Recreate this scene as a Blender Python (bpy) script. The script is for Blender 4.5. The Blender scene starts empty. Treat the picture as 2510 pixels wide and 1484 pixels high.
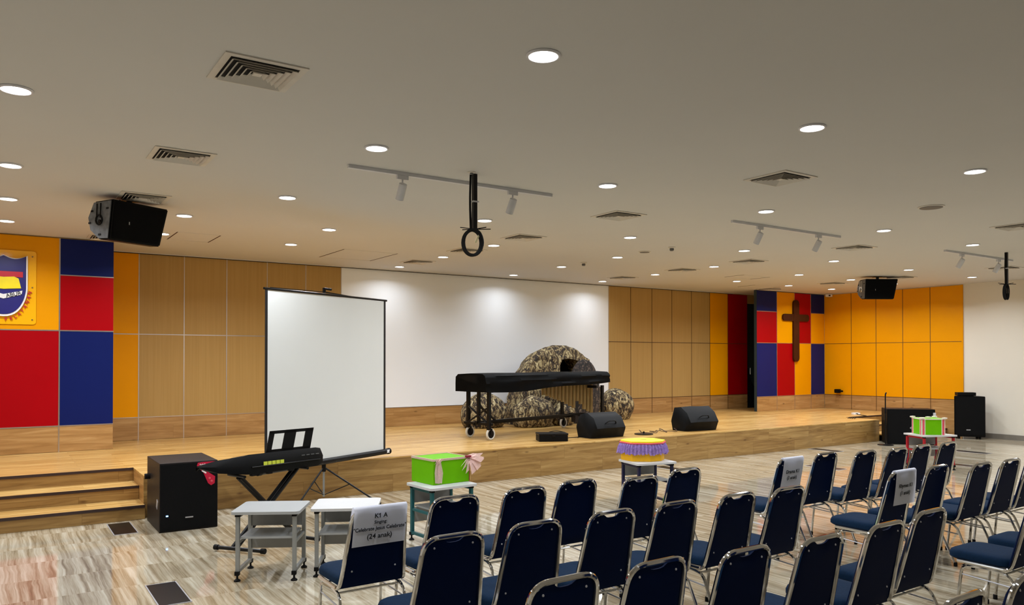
import bpy, bmesh, math, random
from mathutils import Vector, Matrix
random.seed(7)
PI = math.pi
R = math.radians
sc = bpy.context.scene
C = sc.collection

# ---------------------------------------------------------------- camera, world, exposure
F, YAW, PITCH, EYE = 1897.0, 33.66, 0.6, 1.75
STAGE, CEIL = 0.455, 3.44
cd = bpy.data.cameras.new('camera'); cam = bpy.data.objects.new('camera', cd); C.objects.link(cam)
cd.sensor_fit = 'HORIZONTAL'; cd.sensor_width = 36.0
cd.lens = 36.0 * F / 2510.0
cd.shift_y = (860 - 742) / 2510.0
cd.clip_start = 0.05; cd.clip_end = 100
cam.location = (0, 0, EYE)
cam.rotation_euler = (R(90 + PITCH), 0, R(-YAW))
sc.camera = cam
w = bpy.data.worlds.new('world'); sc.world = w; w.use_nodes = True
w.node_tree.nodes['Background'].inputs[0].default_value = (0.9, 0.95, 1.0, 1)
w.node_tree.nodes['Background'].inputs[1].default_value = 0.02
sc.view_settings.view_transform = 'Standard'; sc.view_settings.look = 'None'
sc.view_settings.gamma = 1; sc.view_settings.use_curve_mapping = False
sc.view_settings.exposure = 0.16
LAMP_W = 21.0          # watts of each downlight
LAMP_COL = (0.93, 0.985, 1.06)

# ---------------------------------------------------------------- materials
def lin(c):
    return tuple(((v / 255) / 12.92 if v / 255 <= 0.04045 else ((v / 255 + 0.055) / 1.055) ** 2.4) for v in c)

def mat(name, rgb, rough=0.5, metal=0.0, var=0.06, scale=8.0, bump=0.0, spec=0.5, coat=0.0, emit=None, estr=0.0, alpha=1.0, linear=False):
    m = bpy.data.materials.new(name); m.use_nodes = True
    nt = m.node_tree; b = nt.nodes['Principled BSDF']
    c = rgb if linear else lin(rgb)
    tc = nt.nodes.new('ShaderNodeTexCoord'); no = nt.nodes.new('ShaderNodeTexNoise')
    no.inputs['Scale'].default_value = scale; no.inputs['Detail'].default_value = 4
    nt.links.new(tc.outputs['Object'], no.inputs['Vector'])
    rp = nt.nodes.new('ShaderNodeValToRGB')
    rp.color_ramp.elements[0].position = 0.3; rp.color_ramp.elements[1].position = 0.7
    rp.color_ramp.elements[0].color = tuple(v * (1 - var) for v in c) + (1,)
    rp.color_ramp.elements[1].color = tuple(min(1, v * (1 + var)) for v in c) + (1,)
    nt.links.new(no.outputs['Fac'], rp.inputs['Fac'])
    nt.links.new(rp.outputs['Color'], b.inputs['Base Color'])
    b.inputs['Roughness'].default_value = rough; b.inputs['Metallic'].default_value = metal
    b.inputs['Specular IOR Level'].default_value = spec
    b.inputs['Coat Weight'].default_value = coat; b.inputs['Coat Roughness'].default_value = 0.1
    b.inputs['Alpha'].default_value = alpha
    if emit:
        b.inputs['Emission Color'].default_value = (*emit, 1); b.inputs['Emission Strength'].default_value = estr
    if bump:
        bp = nt.nodes.new('ShaderNodeBump'); bp.inputs['Strength'].default_value = bump; bp.inputs['Distance'].default_value = 0.01
        nt.links.new(no.outputs['Fac'], bp.inputs['Height']); nt.links.new(bp.outputs['Normal'], b.inputs['Normal'])
    return m

def ramp(nt, stops):
    r = nt.nodes.new('ShaderNodeValToRGB'); el = r.color_ramp.elements
    while len(el) < len(stops): el.new(0.5)
    for e, (p, c) in zip(el, stops):
        e.position = p; e.color = (*lin(c), 1)
    return r

def N(nt, t, **kw):
    n = nt.nodes.new(t)
    for k, v in kw.items(): setattr(n, k, v)
    return n

def tile_mat():
    """glossy cream porcelain tiles, 0.6 m, veins running towards the stage"""
    m = bpy.data.materials.new('vein_tile'); m.use_nodes = True; nt = m.node_tree; L = nt.links.new
    b = nt.nodes['Principled BSDF']
    tc = N(nt, 'ShaderNodeTexCoord')
    bk = N(nt, 'ShaderNodeTexBrick'); bk.offset = 0.0
    bk.inputs['Color1'].default_value = (0, 0, 0, 1); bk.inputs['Color2'].default_value = (1, 1, 1, 1)
    bk.inputs['Scale'].default_value = 1.0; bk.inputs['Brick Width'].default_value = 0.6; bk.inputs['Row Height'].default_value = 0.6
    bk.inputs['Mortar Size'].default_value = 0.002; bk.inputs['Mortar Smooth'].default_value = 0.2
    bk.inputs['Mortar'].default_value = (0.5, 0.5, 0.5, 1)
    L(tc.outputs['Object'], bk.inputs['Vector'])
    sep = N(nt, 'ShaderNodeSeparateXYZ'); L(tc.outputs['Object'], sep.inputs[0])
    # slight waviness of the veins
    wv = N(nt, 'ShaderNodeTexNoise'); wv.inputs['Scale'].default_value = 2.2; wv.inputs['Detail'].default_value = 2
    L(tc.outputs['Object'], wv.inputs['Vector'])
    mx = N(nt, 'ShaderNodeMath', operation='MULTIPLY_ADD'); L(wv.outputs['Fac'], mx.inputs[0]); mx.inputs[1].default_value = 0.05; L(sep.outputs['X'], mx.inputs[2])
    mu = N(nt, 'ShaderNodeMath', operation='MULTIPLY'); L(mx.outputs[0], mu.inputs[0]); mu.inputs[1].default_value = 21.0
    mv = N(nt, 'ShaderNodeMath', operation='MULTIPLY'); L(sep.outputs['Y'], mv.inputs[0]); mv.inputs[1].default_value = 0.5
    rz = N(nt, 'ShaderNodeMath', operation='MULTIPLY'); L(bk.outputs['Color'], rz.inputs[0]); rz.inputs[1].default_value = 7.0
    cb = N(nt, 'ShaderNodeCombineXYZ'); L(mu.outputs[0], cb.inputs[0]); L(mv.outputs[0], cb.inputs[1]); L(rz.outputs[0], cb.inputs[2])
    n1 = N(nt, 'ShaderNodeTexNoise'); n1.inputs['Scale'].default_value = 1.0; n1.inputs['Detail'].default_value = 6; n1.inputs['Roughness'].default_value = 0.68; n1.inputs['Distortion'].default_value = 0.3
    L(cb.outputs[0], n1.inputs['Vector'])
    r1 = ramp(nt, [(0.26, (112, 96, 74)), (0.40, (148, 132, 106)), (0.50, (176, 163, 138)), (0.60, (196, 186, 164)), (0.75, (220, 213, 196))])
    L(n1.outputs['Fac'], r1.inputs['Fac'])
    mixg = N(nt, 'ShaderNodeMix', data_type='RGBA'); L(bk.outputs['Fac'], mixg.inputs[0]); L(r1.outputs['Color'], mixg.inputs[6]); mixg.inputs[7].default_value = (*lin((190, 175, 150)), 1)
    L(mixg.outputs[2], b.inputs['Base Color'])
    b.inputs['Roughness'].default_value = 0.06; b.inputs['IOR'].default_value = 1.6
    b.inputs['Specular IOR Level'].default_value = 0.6
    return m

def wood_mat(name, stops, ax='x', plank=(1.3, 0.19), rough=0.35, up='y', seam=0.0012, knots=True, stretch=22.0):
    """laminate planks: grain along world X; 'up' is the axis planks are stacked on"""
    m = bpy.data.materials.new(name); m.use_nodes = True; nt = m.node_tree; L = nt.links.new
    b = nt.nodes['Principled BSDF']
    tc = N(nt, 'ShaderNodeTexCoord'); sep = N(nt, 'ShaderNodeSeparateXYZ'); L(tc.outputs['Object'], sep.inputs[0])
    a = {'x': 'X', 'y': 'Y', 'z': 'Z'}
    c2 = N(nt, 'ShaderNodeCombineXYZ'); L(sep.outputs[a[ax]], c2.inputs[0]); L(sep.outputs[a[up]], c2.inputs[1])
    bk = N(nt, 'ShaderNodeTexBrick'); bk.offset = 0.37
    bk.inputs['Color1'].default_value = (0, 0, 0, 1); bk.inputs['Color2'].default_value = (1, 1, 1, 1)
    bk.inputs['Scale'].default_value = 1.0; bk.inputs['Brick Width'].default_value = plank[0]; bk.inputs['Row Height'].default_value = plank[1]
    bk.inputs['Mortar Size'].default_value = seam; bk.inputs['Mortar'].default_value = (0.5, 0.5, 0.5, 1)
    L(c2.outputs[0], bk.inputs['Vector'])
    mu = N(nt, 'ShaderNodeMath', operation='MULTIPLY'); L(sep.outputs[a[ax]], mu.inputs[0]); mu.inputs[1].default_value = 1.3
    mv = N(nt, 'ShaderNodeMath', operation='MULTIPLY'); L(sep.outputs[a[up]], mv.inputs[0]); mv.inputs[1].default_value = stretch
    rz = N(nt, 'ShaderNodeMath', operation='MULTIPLY'); L(bk.outputs['Color'], rz.inputs[0]); rz.inputs[1].default_value = 9.0
    cb = N(nt, 'ShaderNodeCombineXYZ'); L(mu.outputs[0], cb.inputs[0]); L(mv.outputs[0], cb.inputs[1]); L(rz.outputs[0], cb.inputs[2])
    n1 = N(nt, 'ShaderNodeTexNoise'); n1.inputs['Scale'].default_value = 1.0; n1.inputs['Detail'].default_value = 5; n1.inputs['Roughness'].default_value = 0.6; n1.inputs['Distortion'].default_value = 0.8
    L(cb.outputs[0], n1.inputs['Vector'])
    ad = N(nt, 'ShaderNodeMath', operation='MULTIPLY_ADD'); L(bk.outputs['Color'], ad.inputs[0]); ad.inputs[1].default_value = 0.12
    L(n1.outputs['Fac'], ad.inputs[2])
    r1 = ramp(nt, stops); L(ad.outputs[0], r1.inputs['Fac'])
    out = r1.outputs['Color']
    if knots:
        kb = N(nt, 'ShaderNodeCombineXYZ')
        k1 = N(nt, 'ShaderNodeMath', operation='MULTIPLY'); L(sep.outputs[a[ax]], k1.inputs[0]); k1.inputs[1].default_value = 2.4
        k2 = N(nt, 'ShaderNodeMath', operation='MULTIPLY'); L(sep.outputs[a[up]], k2.inputs[0]); k2.inputs[1].default_value = 6.5
        L(k1.outputs[0], kb.inputs[0]); L(k2.outputs[0], kb.inputs[1])
        vo = N(nt, 'ShaderNodeTexVoronoi'); vo.inputs['Scale'].default_value = 1.0; L(kb.outputs[0], vo.inputs['Vector'])
        kr = N(nt, 'ShaderNodeValToRGB'); kr.color_ramp.elements[0].position = 0.03; kr.color_ramp.elements[0].color = (0.75, 0.75, 0.75, 1)
        kr.color_ramp.elements[1].position = 0.13; kr.color_ramp.elements[1].color = (0, 0, 0, 1)
        L(vo.outputs['Distance'], kr.inputs['Fac'])
        mk = N(nt, 'ShaderNodeMix', data_type='RGBA'); L(kr.outputs['Color'], mk.inputs[0]); L(out, mk.inputs[6]); mk.inputs[7].default_value = (*lin((96, 62, 30)), 1)
        out = mk.outputs[2]
    mg = N(nt, 'ShaderNodeMix', data_type='RGBA'); L(bk.outputs['Fac'], mg.inputs[0]); L(out, mg.inputs[6]); mg.inputs[7].default_value = (*lin(stops[0][1]), 1)
    L(mg.outputs[2], b.inputs['Base Color'])
    b.inputs['Roughness'].default_value = rough
    return m

def camo_mat(first=None, nm='mottled_rock_paper'):
    m = bpy.data.materials.new(nm); m.use_nodes = True; nt = m.node_tree; L = nt.links.new
    b = nt.nodes['Principled BSDF']; tc = N(nt, 'ShaderNodeTexCoord')
    mp = N(nt, 'ShaderNodeMapping'); mp.inputs['Scale'].default_value = (1, 1, 0.55); L(tc.outputs['Object'], mp.inputs[0])
    n1 = N(nt, 'ShaderNodeTexNoise'); n1.inputs['Scale'].default_value = 13; n1.inputs['Detail'].default_value = 7; n1.inputs['Roughness'].default_value = 0.75; n1.inputs['Distortion'].default_value = 1.2
    L(mp.outputs[0], n1.inputs['Vector'])
    r = ramp(nt, [(0.41, (8, 6, 5)), (0.465, (48, 34, 22)), (0.51, (116, 94, 62)), (0.56, (176, 158, 112)), (0.63, (222, 210, 168))])
    if first: r = ramp(nt, [(0.46, (10, 8, 8)), (0.52, (40, 30, 26)), (0.58, (92, 76, 66)), (0.66, (150, 136, 116))])
    L(n1.outputs['Fac'], r.inputs['Fac']); L(r.outputs['Color'], b.inputs['Base Color'])
    bp = N(nt, 'ShaderNodeBump'); bp.inputs['Strength'].default_value = 0.9; bp.inputs['Distance'].default_value = 0.04
    L(n1.outputs['Fac'], bp.inputs['Height']); L(bp.outputs['Normal'], b.inputs['Normal'])
    b.inputs['Roughness'].default_value = 0.7
    return m

def grain_mat(name, a, b_, rough=0.4, along='z'):
    """laminate panel with fine vertical streaks"""
    m = bpy.data.materials.new(name); m.use_nodes = True; nt = m.node_tree; L = nt.links.new
    b = nt.nodes['Principled BSDF']; tc = N(nt, 'ShaderNodeTexCoord')
    mp = N(nt, 'ShaderNodeMapping'); mp.inputs['Scale'].default_value = (45, 45, 0.8); L(tc.outputs['Object'], mp.inputs[0])
    n1 = N(nt, 'ShaderNodeTexNoise'); n1.inputs['Scale'].default_value = 1; n1.inputs['Detail'].default_value = 4
    L(mp.outputs[0], n1.inputs['Vector'])
    r = ramp(nt, [(0.35, a), (0.65, b_)]); L(n1.outputs['Fac'], r.inputs['Fac']); L(r.outputs['Color'], b.inputs['Base Color'])
    b.inputs['Roughness'].default_value = rough; b.inputs['Specular IOR Level'].default_value = 0.2
    return m

M = dict(
    tile=tile_mat(),
    deck=wood_mat('oak_laminate_deck', [(0.28, (134, 94, 44)), (0.45, (174, 131, 70)), (0.60, (200, 159, 92)), (0.76, (224, 190, 126))], up='y', knots=False, rough=0.3, stretch=26),
    face=wood_mat('oak_laminate_riser', [(0.25, (110, 78, 36)), (0.45, (150, 114, 62)), (0.62, (170, 134, 78)), (0.8, (190, 156, 98))], up='z', plank=(1.2, 0.23), rough=0.4, stretch=16),
    base=wood_mat('oak_laminate_skirting', [(0.25, (138, 98, 52)), (0.45, (162, 120, 68)), (0.62, (178, 136, 82)), (0.8, (194, 156, 102))], up='z', plank=(2.4, 0.34), rough=0.4, stretch=14),
    base_y=wood_mat('oak_laminate_skirting_side', [(0.25, (138, 98, 52)), (0.45, (162, 120, 68)), (0.62, (178, 136, 82)), (0.8, (194, 156, 102))], ax='y', up='z', plank=(2.4, 0.34), rough=0.4, stretch=14),
    ceil=mat('ceiling_paint', (202, 201, 198), 0.8, var=0.01, scale=1),
    wall=mat('wall_paint', (224, 218, 204), 0.7, var=0.015, scale=1.5),
    white=mat('projection_wall_white', (240, 244, 248), 0.55, var=0.01, scale=1),
    yellow=mat('yellow_laminate', (232, 154, 0), 0.4, var=0.02, scale=1.2, spec=0.12),
    red=mat('red_laminate', (164, 0, 12), 0.4, var=0.03, scale=1.2, spec=0.12),
    blue=mat('blue_laminate', (14, 28, 92), 0.38, var=0.04, scale=1.2, spec=0.15),
    beige=grain_mat('beige_laminate', (175, 141, 83), (181, 147, 89), 0.42),
    alu=mat('aluminium_seam', (205, 195, 190), 0.28, 0.9, var=0.02),
    dark=mat('shadow_gap', (30, 22, 16), 0.9),
    nosing=mat('stair_nosing_dark', (52, 34, 32), 0.5, var=0.1),
    grey_skirt=mat('grey_skirting', (122, 116, 106), 0.5),
    chrome=mat('polished_chrome', (215, 215, 215), 0.08, 1.0, var=0.02),
    navy_back=mat('navy_vinyl_back', (2, 17, 50), 0.55, var=0.08, scale=5, spec=0.04),
    navy_seat=mat('navy_fabric_seat', (6, 34, 60), 0.85, var=0.12, scale=60, bump=0.15, spec=0.15),
    rubber=mat('black_rubber', (16, 15, 15), 0.6, spec=0.15),
    black=mat('black_cabinet', (9, 9, 10), 0.5, var=0.15, scale=40, bump=0.05, spec=0.15),
    blackwood=mat('black_painted_box', (38, 33, 32), 0.45, var=0.1, scale=12, spec=0.15),
    grille=mat('black_grille_mesh', (8, 9, 12), 0.5, var=0.2, scale=200, bump=0.1, spec=0.15),
    blackm=mat('black_metal', (20, 19, 20), 0.35, 0.3, spec=0.3),
    cloth=mat('black_cover_cloth', (9, 11, 13), 0.55, var=0.25, scale=6, bump=0.1, spec=0.15),
    greyside=mat('scuffed_grey_plastic', (96, 100, 106), 0.5, var=0.35, scale=18),
    darkgrey=mat('dark_grey_panel', (92, 92, 92), 0.5),
    panelgrey=mat('mid_grey_panel', (150, 150, 148), 0.5),
    grey=mat('grey_metal_frame', (150, 152, 150), 0.4, 0.2),
    greysh=mat('grey_shelf', (168, 170, 170), 0.45),
    tabgrey=mat('pale_grey_table_top', (172, 174, 174), 0.4, var=0.015),
    tabwhite=mat('white_table_top', (208, 208, 208), 0.4, var=0.015),
    teal=mat('teal_metal_frame', (16, 92, 98), 0.4, 0.1),
    navyf=mat('navy_metal_frame', (18, 24, 66), 0.4, 0.1),
    redf=mat('red_metal_frame', (176, 18, 40), 0.4, 0.1),
    lime=mat('lime_green_paper', (108, 186, 6), 0.5, var=0.03, spec=0.1),
    yel2=mat('yellow_gift_paper', (252, 190, 10), 0.5, var=0.03),
    lemon=mat('lemon_lid', (255, 236, 20), 0.5, var=0.02),
    tulle=mat('pink_tulle', (238, 200, 190), 0.9, var=0.08, scale=60, alpha=0.72),
    purple=mat('purple_tulle', (150, 124, 194), 0.9, var=0.3, scale=45, alpha=0.9),
    pinkrib=mat('pink_ribbon', (226, 84, 100), 0.6, var=0.15, scale=60),
    darkred=mat('dark_red_ribbon', (140, 20, 44), 0.6),
    cream=mat('cream_ribbon', (236, 224, 206), 0.6),
    paper=mat('laminated_paper', (246, 247, 255), 0.4, var=0.01),
    ink=mat('black_ink', (14, 14, 18), 0.6),
    screen=mat('matte_white_screen', (232, 234, 232), 0.7, var=0.01, scale=2),
    joint=mat('dark_panel_joint', (84, 54, 22), 0.6),
    brown=mat('brown_wood_cross', (70, 34, 12), 0.6, var=0.12, scale=6, spec=0.1),
    ventw=mat('white_vent_metal', (206, 200, 190), 0.5),
    ventd=mat('vent_dark_void', (20, 18, 16), 0.9),
    lampglow=mat('downlight_diffuser', (255, 255, 255), 0.5, emit=(1.0, 0.97, 0.93), estr=14.0),
    lampring=mat('downlight_ring', (214, 214, 220), 0.4),
    lightgrey=mat('pale_grey_spotlight', (206, 206, 210), 0.4),
    wheel=mat('pale_grey_tyre', (205, 202, 192), 0.6),
    brass=mat('resonator_brass', (150, 128, 84), 0.35, 0.6),
    door=mat('dark_teal_door', (34, 52, 58), 0.5, var=0.1, scale=2),
    curtain=mat('black_stage_curtain', (10, 10, 14), 0.9, spec=0.15),
    crestblue=mat('crest_blue', (34, 32, 116), 0.35),
    crestred=mat('crest_red', (196, 16, 44), 0.4),
    crestyel=mat('crest_yellow', (246, 226, 16), 0.4),
    crestwhite=mat('crest_white', (240, 240, 240), 0.4),
    acrylic=mat('clear_acrylic_tinted_by_wall', (252, 186, 20), 0.08, var=0.01, coat=0.5),
    redstick=mat('red_sticker', (200, 20, 60), 0.4),
    sticker=mat('yellow_green_sticker', (214, 224, 70), 0.5),
    led=mat('blue_led', (60, 120, 255), 0.4, emit=(0.2, 0.45, 1.0), estr=6.0),
    badge=mat('silver_badge', (190, 190, 195), 0.35, 0.4),
    boxvoid=mat('floor_box_steel', (16, 12, 9), 0.3, 0.0, var=0.1, spec=0.25),
    tagw=mat('cream_tag', (236, 226, 180), 0.6),
    wire=mat('brown_cable', (70, 48, 34), 0.5),
)

# ---------------------------------------------------------------- mesh helpers
def fillet(pts, rad, n=6):
    pts = [Vector(p) for p in pts]; out = [pts[0]]
    for i in range(1, len(pts) - 1):
        p, a, b = pts[i], pts[i - 1], pts[i + 1]
        r = rad[i] if isinstance(rad, (list, tuple)) else rad
        da, db = (a - p), (b - p); r = min(r, da.length * .49, db.length * .49)
        if r < 1e-5: out.append(p); continue
        p0, p2 = p + da.normalized() * r, p + db.normalized() * r
        for k in range(n + 1):
            t = k / n
            out.append(p0 * (1 - t) ** 2 + p * 2 * t * (1 - t) + p2 * t * t)
    out.append(pts[-1]); return out

def tube(bm, pts, r, seg=8, closed=False, caps=True):
    pts = [Vector(p) for p in pts]; n = len(pts); rings = []
    prev = None
    for i, p in enumerate(pts):
        if closed: t = (pts[(i + 1) % n] - pts[i - 1])
        elif i == 0: t = pts[1] - p
        elif i == n - 1: t = p - pts[i - 1]
        else: t = (pts[i + 1] - p).normalized() + (p - pts[i - 1]).normalized()
        t.normalize()
        if prev is None:
            u = t.cross(Vector((0, 0, 1)))
            if u.length < .1: u = t.cross(Vector((1, 0, 0)))
            u.normalize()
        else:
            u = prev - t * prev.dot(t); u.normalize()
        prev = u; v = t.cross(u)
        rr = r[i] if isinstance(r, (list, tuple)) else r
        rings.append([bm.verts.new(p + (u * math.cos(2 * PI * k / seg) + v * math.sin(2 * PI * k / seg)) * rr) for k in range(seg)])
    m = n if closed else n - 1
    for i in range(m):
        a, b = rings[i], rings[(i + 1) % n]
        for k in range(seg): bm.faces.new((a[k], a[(k + 1) % seg], b[(k + 1) % seg], b[k]))
    if caps and not closed:
        bm.faces.new(rings[0][::-1]); bm.faces.new(rings[-1])

def box(bm, c, s, rot=None, bev=0.0):
    r = bmesh.ops.create_cube(bm, size=1.0); vs = r['verts']
    bmesh.ops.scale(bm, vec=Vector(s), verts=vs)
    if bev > 0:
        es = list({e for v in vs for e in v.link_edges})
        rb = bmesh.ops.bevel(bm, geom=es, offset=bev, segments=2, profile=0.7, affect='EDGES')
        vs = list({v for f in rb['faces'] for v in f.verts} | {v for v in vs if v.is_valid})
        seen = set(vs); st = list(vs)
        while st:
            v = st.pop()
            for e in v.link_edges:
                o = e.other_vert(v)
                if o not in seen: seen.add(o); st.append(o)
        vs = list(seen)
    mtx = Matrix.Translation(Vector(c))
    if rot is not None: mtx = mtx @ (rot.to_4x4() if not isinstance(rot, (int, float)) else Matrix.Rotation(rot, 4, 'Z'))
    bmesh.ops.transform(bm, matrix=mtx, verts=vs)
    return vs

def prism(bm, poly, t0, t1, axis='z', bev=0.0):
    """poly: list of 2D points; extruded between t0 and t1 on axis ('z': xy poly, 'y': xz poly, 'x': yz poly)"""
    def P(a, b, t): return {'z': (a, b, t), 'y': (a, t, b), 'x': (t, a, b)}[axis]
    lo = [bm.verts.new(P(a, b, t0)) for a, b in poly]; hi = [bm.verts.new(P(a, b, t1)) for a, b in poly]
    n = len(poly); fs = [bm.faces.new(lo[::-1]), bm.faces.new(hi)]
    for i in range(n): fs.append(bm.faces.new((lo[i], lo[(i + 1) % n], hi[(i + 1) % n], hi[i])))
    if bev:
        bmesh.ops.bevel(bm, geom=list({e for f in fs for e in f.edges}), offset=bev, segments=2, affect='EDGES')

def lathe(bm, prof, seg=20, M4=None):
    rings = []; vs = []
    for r, z in prof:
        ring = [bm.verts.new((r * math.cos(2 * PI * k / seg), r * math.sin(2 * PI * k / seg), z)) for k in range(seg)]
        rings.append(ring); vs += ring
    for a, b in zip(rings, rings[1:]):
        for k in range(seg): bm.faces.new((a[k], a[(k + 1) % seg], b[(k + 1) % seg], b[k]))
    bm.faces.new(rings[0][::-1]); bm.faces.new(rings[-1])
    if M4 is not None: bmesh.ops.transform(bm, matrix=M4, verts=vs)

def rrect(w, d, r, n=5, cx=0, cy=0):
    out = []
    for sx, sy, a0 in ((1, 1, 0), (-1, 1, 90), (-1, -1, 180), (1, -1, 270)):
        for k in range(n + 1):
            a = R(a0 + 90 * k / n)
            out.append((cx + sx * (w / 2 - r) + r * math.cos(a), cy + sy * (d / 2 - r) + r * math.sin(a)))
    return out

def obj(name, bm, m, parent=None, smooth=False, label=None):
    bmesh.ops.recalc_face_normals(bm, faces=bm.faces)
    me = bpy.data.meshes.new(name); bm.to_mesh(me); bm.free()
    if smooth:
        for p in me.polygons: p.use_smooth = True
        try: me.set_sharp_from_angle(angle=R(42))
        except Exception: pass
    me.materials.append(M[m] if isinstance(m, str) else m)
    o = bpy.data.objects.new(name, me); C.objects.link(o)
    if parent: o.parent = parent
    if label: o['label'] = label
    return o

def nb(): return bmesh.new()
def thing(name, label, cat, loc=(0, 0, 0), rotz=0.0, group=None):
    o = bpy.data.objects.new(name, None); C.objects.link(o); o.empty_display_size = .1
    o.location = loc; o.rotation_euler = (0, 0, rotz); o['label'] = label; o['category'] = cat
    if group: o['group'] = group
    return o
def tag(o, label, cat, group=None, kind=None):
    o['label'] = label; o['category'] = cat
    if group: o['group'] = group
    if kind: o['kind'] = kind
    return o
def struct(name, bm, m, parent=None, label=None):
    o = obj(name, bm, m, parent)
    if not parent: o['kind'] = 'structure'
    if label: o['label'] = label
    return o
def B(c, s, rot=None, bev=0.0):
    bm = nb(); box(bm, c, s, rot, bev); return bm
def T(pts, r, seg=8, closed=False):
    bm = nb(); tube(bm, pts, r, seg, closed); return bm
def dup(root, loc, rotz, label, group=None):
    def cp(o, par):
        c = o.copy(); C.objects.link(c); c.parent = par
        for ch in o.children: cp(ch, c)
        return c
    r = root.copy(); C.objects.link(r)
    for ch in root.children: cp(ch, r)
    r.location = loc; r.rotation_euler = (0, 0, rotz); r['label'] = label
    if group: r['group'] = group
    return r
def text_obj(name, s, size, m, parent, mtx, align='CENTER', thick=0.0006, sx=1.0):
    cu = bpy.data.curves.new(name, 'FONT'); cu.body = s; cu.size = size; cu.align_x = align; cu.align_y = 'CENTER'; cu.extrude = thick
    cu.offset = size * 0.016
    t = bpy.data.objects.new('tmp_text', cu); C.objects.link(t)
    bpy.context.view_layer.update()
    me = bpy.data.meshes.new_from_object(t.evaluated_get(bpy.context.evaluated_depsgraph_get()))
    bpy.data.objects.remove(t); bpy.data.curves.remove(cu)
    me.materials.clear(); me.materials.append(M[m])
    o = bpy.data.objects.new(name, me); C.objects.link(o); o.parent = parent
    o.matrix_local = mtx @ Matrix.Diagonal((sx, 1, 1, 1))
    return o

# ================================================================= ROOM
XL, XR, Y0, YB, YF = -1.28, 18.18, -4.0, 13.55, 12.42    # left/right walls, rear wall, back wall, column faces
SEAM, PB = EYE + .391, EYE - .934                         # panel seam height, panel bottom height
SE = 9.37                                                 # stage front edge
struct('floor', B(((XL + XR) / 2, (Y0 + YB) / 2, -.05), (XR - XL + .4, YB - Y0 + 2.4, .1)), 'tile')
struct('ceiling', B(((XL + XR) / 2, (Y0 + YB) / 2, CEIL + .06), (XR - XL + .4, YB - Y0 + 2.4, .12)), 'ceil')
struct('wall_rear', B(((XL + XR) / 2, Y0 - .05, CEIL / 2), (XR - XL, .1, CEIL)), 'wall')
wl = struct('wall_left', B((XL - .05, (Y0 + YB) / 2, CEIL / 2), (.1, YB - Y0, CEIL)), 'wall')
wr = struct('wall_right', B((XR + .06, (Y0 + YB) / 2, CEIL / 2), (.1, YB - Y0, CEIL)), 'wall')
DX0, DX1 = 16.50, 17.45
bm = nb()
box(bm, ((XL + DX0) / 2, YB + .09, CEIL / 2), (DX0 - XL, .14, CEIL))
box(bm, ((DX1 + XR) / 2, YB + .09, CEIL / 2), (XR - DX1, .14, CEIL))
box(bm, ((DX0 + DX1) / 2, YB + .09, (3.21 + CEIL) / 2), (DX1 - DX0, .14, CEIL - 3.21))
wb = struct('wall_back', bm, 'beige')

seams_back, seams_alu = nb(), nb()
def panel(parent, x0, x1, z0, z1, y, m, th=.02, name='wall_panel'):
    g = .003
    return obj(name, B(((x0 + x1) / 2, y + th / 2, (z0 + z1) / 2), (x1 - x0 - 2 * g, th, z1 - z0 - 2 * g)), m, parent)
def strips(bm, xs, zs, y, x0, x1, z0, z1, wdt=.011):
    for x in xs: box(bm, (x, y - .001, (z0 + z1) / 2), (wdt, .006, z1 - z0))
    for z in zs: box(bm, ((x0 + x1) / 2, y - .001, z), (x1 - x0, .0062, wdt))
TOP = CEIL - .015
xs_l = [1.395, 1.882, 2.558, 3.232, 3.909, 4.593, 5.257]
for a, b in zip(xs_l, xs_l[1:]):
    mm = 'yellow' if a < 1.5 else 'beige'
    panel(wb, a, b, SEAM, TOP, YB, mm); panel(wb, a, b, PB, SEAM, YB, mm)
    panel(wb, a, b, STAGE, PB, YB, 'base', name='skirting_panel')
panel(wb, 5.257, 11.684, PB, TOP, YB, 'white', name='projection_panel')
panel(wb, 5.257, 11.684, STAGE, PB, YB, 'base', name='skirting_panel')
xs_r = [11.684, 12.365, 13.044, 13.71, 14.389, 15.05, 15.722, 16.48]
for i, (a, b) in enumerate(zip(xs_r, xs_r[1:])):
    mm = 'beige' if i < 5 else ('yellow' if i == 5 else 'red')
    panel(wb, a, b, SEAM, TOP, YB, mm); panel(wb, a, b, PB, SEAM, YB, mm)
    panel(wb, a, b, STAGE, PB, YB, 'base', name='skirting_panel')
bm = nb()
strips(bm, xs_l[1:], [SEAM, PB], YB, 1.395, 5.257, STAGE, TOP, .013)
g2 = nb(); strips(g2, xs_r[1:-1], [SEAM, PB], YB, 11.684, 16.48, STAGE, TOP, .013); obj('panel_joint', g2, 'joint', wb)
strips(bm, [11.684], [], YB, 11.684, 11.7, PB, TOP, .016)
strips(bm, [], [PB], YB, 5.257, 11.684, STAGE, TOP, .012)
obj('panel_seam', bm, 'alu', wb)
struct('shadow_strip', B((8.6, YB - .012, CEIL - .008), (14.6, .03, .016)), 'dark')  # near-black strip, its colour stands in for shade in the gap below the ceiling
struct('trim_2', B((8.6, YB - .05, CEIL - .005), (14.6, .012, .012)), 'ceil')
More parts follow.
